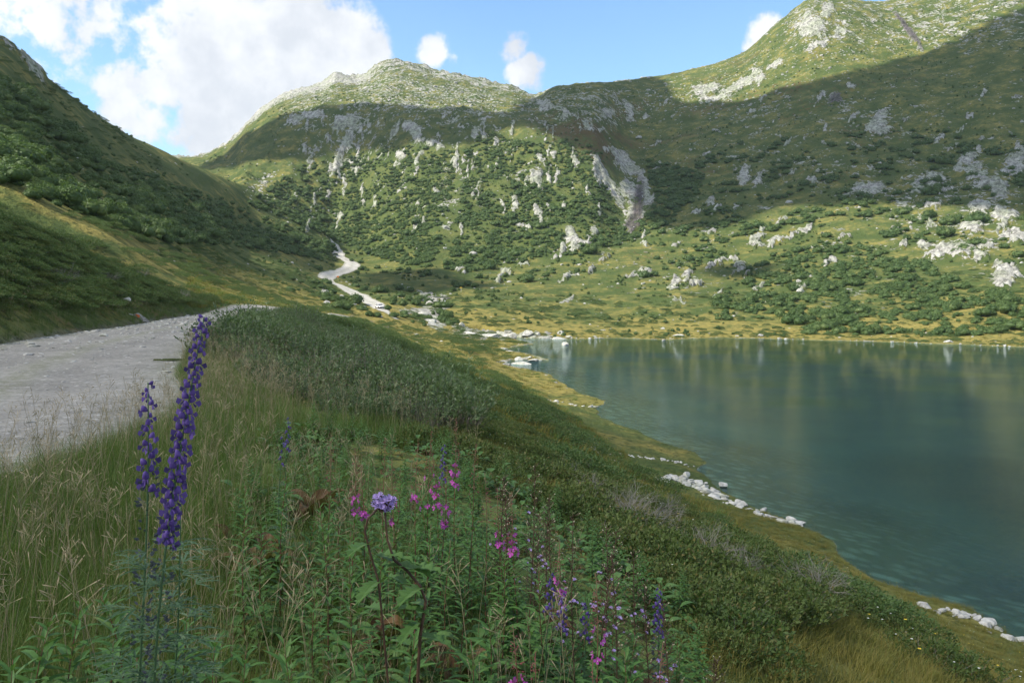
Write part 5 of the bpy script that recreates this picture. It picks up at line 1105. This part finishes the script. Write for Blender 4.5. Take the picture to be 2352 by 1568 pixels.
def car():
    h = hit(872, 709, 150); sl = (hz(h.x+.5, h.y-1)-hz(h.x-.5, h.y+1))/2.24
    o = put('parked_car', None, label='white hatchback car standing on the pale gravel track with its front toward the viewer', cat='car', loc=h+Vector((0, 0, .16)))
    o.rotation_euler = (0, 0, math.radians(-62))
    # body: cross sections along x (front at +x)
    S = [(-2.08,.42,.80,.62),(-1.98,.34,.98,.76),(-1.55,.26,1.02,.86),(-.9,.22,1.0,.89),(0,.20,.98,.90),(.75,.22,.97,.89),(1.25,.26,.90,.87),(1.75,.30,.80,.82),(2.02,.34,.70,.70),(2.12,.40,.58,.58)]
    b = MB(); n = 12
    for x, zb, zt, hw in S:
        for j in range(n):
            a = 2*math.pi*(j+.5)/n; cx = math.copysign(abs(math.cos(a))**.45, math.cos(a)); sz = math.copysign(abs(math.sin(a))**.55, math.sin(a)); zz = (zb+zt)/2+(zt-zb)/2*sz; b.v.append(Vector((x, hw*cx*(1-.06*max(0, sz)), zz)))
    for i in range(len(S)-1):
        for j in range(n): b.f.append((i*n+j, i*n+(j+1) % n, (i+1)*n+(j+1) % n, (i+1)*n+j)); b.m.append(0)
    b.f.append(tuple(range(n-1, -1, -1))); b.m.append(0); b.f.append(tuple((len(S)-1)*n+j for j in range(n))); b.m.append(0)
    body = put('body', b.mesh('body', [M['car_paint']], True), parent=o)
    # cabin: windows belt, then roof
    def cab(b, rows, mi):
        k = len(b.v)
        for z, xr, xf, hw in rows: b.v += [Vector((xr, -hw, z)), Vector((xf, -hw*.93, z)), Vector((xf+.05, 0, z)), Vector((xf, hw*.93, z)), Vector((xr, hw, z)), Vector((xr-.04, 0, z))]
        for i in range(len(rows)-1):
            for j in range(6): b.f.append((k+i*6+j, k+i*6+(j+1) % 6, k+(i+1)*6+(j+1) % 6, k+(i+1)*6+j)); b.m.append(mi)
        b.f.append(tuple(k+(len(rows)-1)*6+j for j in range(6))); b.m.append(mi)
    g = MB(); cab(g, [(.94, -1.90, 1.02, .82), (1.36, -1.62, .28, .66)], 0); put('windows', g.mesh('windows', [M['car_glass']]), parent=o)
    r = MB(); cab(r, [(1.35, -1.68, .33, .68), (1.42, -1.58, .22, .63), (1.45, -1.35, .02, .52)], 0); put('roof', r.mesh('roof', [M['car_paint']], True), parent=o)
    for s in (-1, 1):
        for p, q in (((1.06, .80*s, .93), (.31, .655*s, 1.37)), ((-.35, .835*s, .95), (-.45, .675*s, 1.37)), ((-1.45, .835*s, .95), (-1.40, .675*s, 1.37)), ((-1.95, .80*s, .93), (-1.66, .65*s, 1.37))):
            pb = MB(); pb.tube([Vector(p), Vector(q)], [.045, .04], 4); put('pillar', pb.mesh('pillar', [M['car_paint']]), parent=o)
    def wheel(x, y):
        t = MB(); N_ = 20; rr = [(.30, -.1), (.33, -.08), (.335, .08), (.30, .1)]
        for j in range(N_):
            a = 2*math.pi*j/N_
            for r_, yy in rr: t.v.append(Vector((r_*math.cos(a), yy, r_*math.sin(a))))
        for j in range(N_):
            for i in range(4):
                a, c = j*4+i, j*4+(i+1) % 4; e, f = ((j+1) % N_)*4+(i+1) % 4, ((j+1) % N_)*4+i; t.f.append((a, c, e, f)); t.m.append(0)
        w = put('wheel', None, parent=o, loc=(x, y, .335)); put('tyre', t.mesh('tyre', [M['tyre']], True), parent=w)
        rm = MB()
        for yy in (-.085, .085): rm.poly([Vector((.30*math.cos(2*math.pi*j/16), yy, .30*math.sin(2*math.pi*j/16))) for j in range(16)], 1)
        for k in range(5):
            a = k*1.2566; rm.tube([Vector((0, 0, 0)), Vector((.28*math.cos(a), .095*(1 if y > 0 else -1), .28*math.sin(a)))], [.05, .04], 4, 0)
        put('rim', rm.mesh('rim', [M['rim'], M['black_plastic']]), parent=w)
    for x in (1.32, -1.28):
        for y in (-.80, .80): wheel(x, y)
    for s in (-1, 1):
        b = MB(); b.tube([Vector((1.80, .62*s, .67)), Vector((2.0, .56*s, .64)), Vector((2.10, .44*s, .60))], [.05, .085, .06], 8); put('headlight', b.mesh('headlight', [M['lamp_glass']], True), parent=o)
        b = MB(); box(b, .78, .95, min(.86*s, 1.02*s), max(.86*s, 1.02*s), .92, 1.04); bevel(put('mirror', b.mesh('mirror', [M['car_paint']]), parent=o), .03)
    b = MB(); box(b, 2.0, 2.135, -.40, .40, .40, .58); bevel(put('grille', b.mesh('grille', [M['black_plastic']]), parent=o), .03)
    b = MB(); box(b, 1.9, 2.10, -.66, .66, .26, .34); bevel(put('bumper', b.mesh('bumper', [M['black_plastic']]), parent=o), .02)
    b = MB(); box(b, 2.136, 2.15, -.24, .24, .44, .53); put('number_plate', b.mesh('number_plate', [M['plate']]), parent=o)
car()
def bridge():
    a, c = hit(985, 687, 200), hit(1030, 692, 200); z = max(a.z, c.z)+.9; d0 = 300.0; A = Vector(((984-CX)/F*d0, d0, z)); B = Vector(((1031-CX)/F*d0, d0+1.5, z-.25))
    o = put('footbridge', None, label='small plank footbridge over the stream gorge beside the alder bushes', cat='footbridge', loc=A); v = B-A; L_ = v.length; o.rotation_euler = (0, math.asin(-v.z/L_)*1.0, math.atan2(v.y, v.x))
    b = MB()
    for i in range(int(L_/.22)): box(b, i*.22, i*.22+.19, -.6, .6, 0, .06)
    put('deck', b.mesh('deck', [M['plank']]), parent=o)
    for s in (-.5, .5):
        b = MB(); box(b, -.3, L_+.3, s-.08, s+.08, -.24, -.003); put('beam', b.mesh('beam', [M['plank']]), parent=o)
    for x in (L_*.33,):
        b = MB(); box(b, x-.05, x+.05, -.68, -.60, -.55, 1.15); put('post', b.mesh('post', [M['steel']]), parent=o)
bridge()
def signpost(X, Y, hgt, mat, label, arrow):
    h = hit(X, Y, 200); o = put('signpost', None, label=label, cat='sign', loc=h); b = MB(); b.tube([Vector((0, 0, -.2)), Vector((0, 0, hgt))], [.05, .05], 8); put('post', b.mesh('post', [M['sign_white']]), parent=o)
    b = MB(); k = len(b.v); out = [(-.5, -.15), (.35, -.15), (.55, 0), (.35, .15), (-.5, .15)] if arrow else [(-.45, -.28), (.45, -.28), (.45, .28), (-.45, .28)]
    b.v += [Vector((x, -.075, hgt-.1+z)) for x, z in out]+[Vector((x, -.055, hgt-.1+z)) for x, z in out]; n = len(out)
    b.f += [tuple(range(n)), tuple(range(2*n-1, n-1, -1))]+[(i, n+i, n+(i+1) % n, (i+1) % n) for i in range(n)]; b.m += [0]*(n+2)
    put('board', b.mesh('board', [mat]), parent=o)
signpost(776, 640, .95, M['sign_orange'], 'low orange sign on a white post at the bend of the track', False)
signpost(1059, 671, 1.9, M['sign_yellow'], 'yellow trail signpost beyond the footbridge beside the alder bushes', True)

# driftwood root on the bank above the dry stream bed
def driftwood():
    p = hit(1372, 1050, 20); d = p.y; o = put('driftwood', None, label='bleached forked driftwood root standing at the head of the small dry stream bed', cat='driftwood', loc=p); R = random.Random(3)
    def q(X, Y, dy=0): return Vector(((X-1372)*d/F, dy, -(Y-1050)*d/F))
    M_ = MB(); M_.tube([q(1366, 1046), q(1364, 1030), q(1364, 1018), q(1362, 1005)], [.045, .05, .04, .015], 6); M_.tube([q(1365, 1026), q(1372, 1036), q(1380, 1050), q(1384, 1056)], [.04, .035, .03, .015], 5)
    M_.tube([q(1380, 1046), q(1392, 1052, -.2), q(1408, 1054, -.3), q(1422, 1060, -.4)], [.03, .03, .025, .01], 5); M_.tube([q(1362, 1022), q(1356, 1030), q(1355, 1042)], [.02, .02, .015], 5); M_.tube([q(1364, 1020), q(1370, 1016), q(1374, 1024)], [.02, .015, .01], 4); M_.tube([q(1366, 1030), q(1362, 1048), q(1368, 1056)], [.02, .02, .012], 5)
    M_.tube([q(1384, 1056), q(1398, 1058, -.2)], [.02, .01], 4)
    put('root', M_.mesh('root', [plain_mat('bleached_wood', (.62, .60, .57), .8, c2=(.5, .47, .44))], True), parent=o)
driftwood()
# round stone with a mossy hollow
def hollow_stone():
    p = hit(1700, 1405, 6); v, f = ICO[4]; v = v.copy(); v[:, 2] *= .55; v[:, 0] *= 1.15
    r = np.hypot(v[:, 0]+.02, v[:, 1]); k = v[:, 2] > 0; v[k, 2] -= .38*smooth((.52-r[k])/.22)
    v += (v/np.linalg.norm(v, axis=1)[:, None])*(fbm(v[:, 0]*2, v[:, 1]*2+v[:, 2], 1, 4, 3)*.10)[:, None]
    me = bpy.data.meshes.new('hollow_stone'); me.from_pydata(v.tolist(), [], f); me.materials.append(M['shore_rock']); me.polygons.foreach_set('use_smooth', [True]*len(f)); me.update()
    s = 17*p.y/F; o = put('hollow_stone', me, label='round pale stone with a mossy hollow in its top, alone on the grass slope', cat='stone', loc=p+Vector((0, 0, s*.28))); o.scale = (s, s, s); o.rotation_euler = (.25, 0, .3)
    b = MB(); R = random.Random(4)
    for i in range(160):
        a = R.uniform(0, 6.28); q = .42*math.sqrt(R.random()); c = Vector((q*math.cos(a)-.02, q*math.sin(a), .16)); t = Vector((R.gauss(0, .05), R.gauss(0, .05), R.uniform(.05, .14))); b.quadstrip([c, c+t], [Vector((1, .3, 0)).normalized()]*2, [.012, .003])
    put('moss', b.mesh('moss', [M['grass_ochre']]), parent=o)
hollow_stone()
# rocks beside the road under the mound
p = hit(290, 700, 30); o = stone('boulder', BM[1], p+Vector((0, 0, .15)), .62, 'grey wedge shaped boulder stuck in the foot of the heather mound', flat=1.5, rot=(.3, .4, .8))
def painted_rock():
    p = hit(322, 733, 30); b = boulder_mesh('painted_rock', 77, M['rock_fine'], .5, 8, 4); m, nt, bs = new_mat('rock_with_orange_mark'); L = nt.links.new
    tc = nt.nodes.new('ShaderNodeTexCoord'); nz_ = N(nt, 'ShaderNodeTexNoise', i_Scale=4.0, i_Detail=7.0); L(tc.outputs['Object'], nz_.inputs['Vector']); ds = nt.nodes.new('ShaderNodeVectorMath'); ds.operation = 'DISTANCE'; L(tc.outputs['Object'], ds.inputs[0]); ds.inputs[1].default_value = (-.15, -.72, .12)
    k = mathn(nt, 'LESS_THAN', mathn(nt, 'ADD', ds.outputs['Value'], mathn(nt, 'MULTIPLY', nz_.outputs['Fac'], .25)), .42); c = mixc(nt, sstep(nt, nz_.outputs['Fac'], .35, .65), (.20, .19, .18), (.42, .40, .38)); L(mixc(nt, k, c, (.85, .16, .05)), bs.inputs['Base Color']); bs.inputs['Roughness'].default_value = .85
    b.materials.clear(); b.materials.append(m); o = put('painted_rock', b, label='long leaning grey rock with an orange paint mark beside the road', cat='rock', loc=p+Vector((0, 0, .12))); o.scale = (.62, .30, .34); o.rotation_euler = (0, math.radians(34), .15)
painted_rock()
stone('stone', BO[1], hit(298, 722, 30), .45, 'thin pale stone just left of the orange marked rock', flat=.35, cat='stone')
# flat stones and grit on the road
for i, (X, Y, w, lab) in enumerate([(255,798,20,'flat pale stone lying in the road past the puddle'),(38,1138,26,'flat light stone on the road near the verge'),(100,1012,16,'small flat stone in the road beside the grass'),(42,880,16,'flat stone on the left of the road'),(160,948,14,'small flat stone in the middle of the road')]):
    h = hit(X, Y, 4); s = w*h.y/F; stone('road_stone', BO[i % 4], h, s, lab, 'stone', flat=.22, sink=.1)
gr = (np.abs(Gx-road_c(Gy)) < road_w(Gy)/2)*(Gy < 75)*(1+3*smooth((np.abs(Gx-road_c(Gy))-road_w(Gy)/2+.7)/.6))*5*VIS
P_, X_, Y_ = sample(gr, 2600); n_ = len(P_); sz = (.010+RNG.gamma(1.2, .009, n_))*np.clip(P_[:, 1]/12, 1, 4); scatter('road_grit', [boulder_mesh('grit_kind', 470+i, M['rock'], .5, 7, 2) for i in range(3)], P_+[0, 0, .02], sz, RNG.uniform(0, 6.28, n_), RNG.integers(0, 3, n_), label='loose grit and small stones on the gravel road', cat='gravel')
# puddle at the road edge
a = np.linspace(0, 2*np.pi, 60, endpoint=False); hp = hit(372, 829, 8); k = 1+.25*np.sin(a*2+1)+.12*np.sin(a*5)
b = MB(); b.poly([Vector((hp.x+.55*k[i]*math.cos(t), hp.y+.5*k[i]*math.sin(t), hp.z+.036)) for i, t in enumerate(a)]); pm, nt, bs = new_mat('puddle_water'); bs.inputs['Base Color'].default_value = (.06, .055, .035, 1); bs.inputs['Roughness'].default_value = .04; put('puddle', b.mesh('puddle', [pm]), kind='structure')
# bedrock slabs of the stream gorge and the bay
def slab(X, Y, w, hh, seed, label, rot=0, mat='rock', dep=.6):
    h = hit(X, Y, 120); s = w*h.y/F; me = boulder_mesh('rock_slab', seed, M[mat], 1, 12, 4); o = put('rock_slab', me, label=label, cat='rock', loc=h+Vector((0, s*dep*.3, 0))); o.scale = (s*.52, s*.5*dep, hh*h.y/F*.7); o.rotation_euler = (0, rot, RNG.uniform(-.3, .3))
slab(968, 692, 40, 16, 501, 'large tilted grey slab left of the footbridge', .25); slab(985, 702, 30, 20, 502, 'steep grey rock face under the left end of the footbridge', .4); slab(1008, 704, 26, 10, 503, 'grey rock step below the footbridge', .1)
slab(985, 738, 46, 12, 504, 'wide smooth pale rock apron of the lower stream', .2, 'shore_rock', 1.2); slab(1000, 748, 34, 8, 505, 'pale rock tongue at the foot of the rock apron', .4, 'shore_rock', 1.0); slab(968, 722, 40, 10, 506, 'low broken pale ledge at the top of the rock apron', 0, 'shore_rock')
slab(1075, 768, 54, 14, 507, 'long low pale rock bank at the left end of the bay', .15, 'shore_rock'); slab(1120, 773, 60, 16, 508, 'pale rock bank in the middle of the bay shore', .05, 'shore_rock'); slab(1165, 776, 56, 20, 509, 'ribbed pale rock bank next to the large pointed boulder', 0, 'shore_rock'); slab(1058, 750, 18, 22, 510, 'upright pale rock at the mouth of the stream', 0, 'shore_rock')
slab(1258, 778, 40, 12, 511, 'pale rock ledge between the large boulders of the bay', 0, 'shore_rock'); slab(1290, 780, 46, 12, 512, 'pale rock ledge at the right end of the bay rocks', 0, 'shore_rock')

# the waterfall: thin white water threads on the wet slab
def thread(name, px, w, label):
    hp = [hit(X, Y, 250) for X, Y in px]; hp = [h for h in hp if h is not None]; P = [(h.x, h.y) for h in hp]
    seg = np.r_[0, np.cumsum(np.hypot(*np.diff(np.array(P), axis=0).T))]; t = np.linspace(0, seg[-1], 90); cx = np.interp(t, seg, [p[0] for p in P])+.5*fbm(t, t*0, 5, 3, 3); cy = np.interp(t, seg, [p[1] for p in P]); ww = w*(.6+.6*np.abs(fbm(t, t*0+5, 3, 3, 9)))
    x = cx[:, None]+np.array([-.5, 0, .5])*ww[:, None]; y = cy[:, None]+0*x; z = H(x, y); z = z.max(1, keepdims=True)+.35+np.array([-.15, .1, -.15]); o = put(name, grid_mesh(name, x, y, z), [M['foam']], label=label, cat='waterfall'); return o
M['foam'] = plain_mat('white_water', (.55, .56, .58), .5, c2=(.33, .34, .36), scale=.6)
thread('waterfall', [(1472,398),(1470,420),(1474,440),(1476,460),(1470,478),(1464,492),(1466,505),(1452,518)], .55, 'thin white waterfall running down the wet dark groove of the big slab')
thread('waterfall', [(1462,522),(1450,524),(1440,530)], .9, 'white cascade foot spreading over the lowest rocks of the big slab')
thread('waterfall', [(1022,692),(1018,698),(1006,704)], .7, 'small white cascade just below the footbridge')

# ------------------------------------------------------------------ air: pale even haze round the whole valley
def haze():
    me = bpy.data.meshes.new('haze'); x0, x1, y0, y1, z0, z1 = -2050, 3200, -80, 1650, -9, 430
    b = MB(); box(b, x0, x1, y0, y1, z0, z1); o = put('haze', b.mesh('haze'), label='thin pale blue summer haze filling the valley', cat='haze', kind='stuff')
    m = bpy.data.materials.new('haze_air'); m.use_nodes = True; nt = m.node_tree; nt.nodes.clear(); out = nt.nodes.new('ShaderNodeOutputMaterial'); v = nt.nodes.new('ShaderNodeVolumePrincipled')
    v.inputs['Color'].default_value = (.72, .84, 1, 1); v.inputs['Density'].default_value = .00007; v.inputs['Anisotropy'].default_value = .2; nt.links.new(v.outputs[0], out.inputs['Volume']); o.data.materials.append(m)
haze()
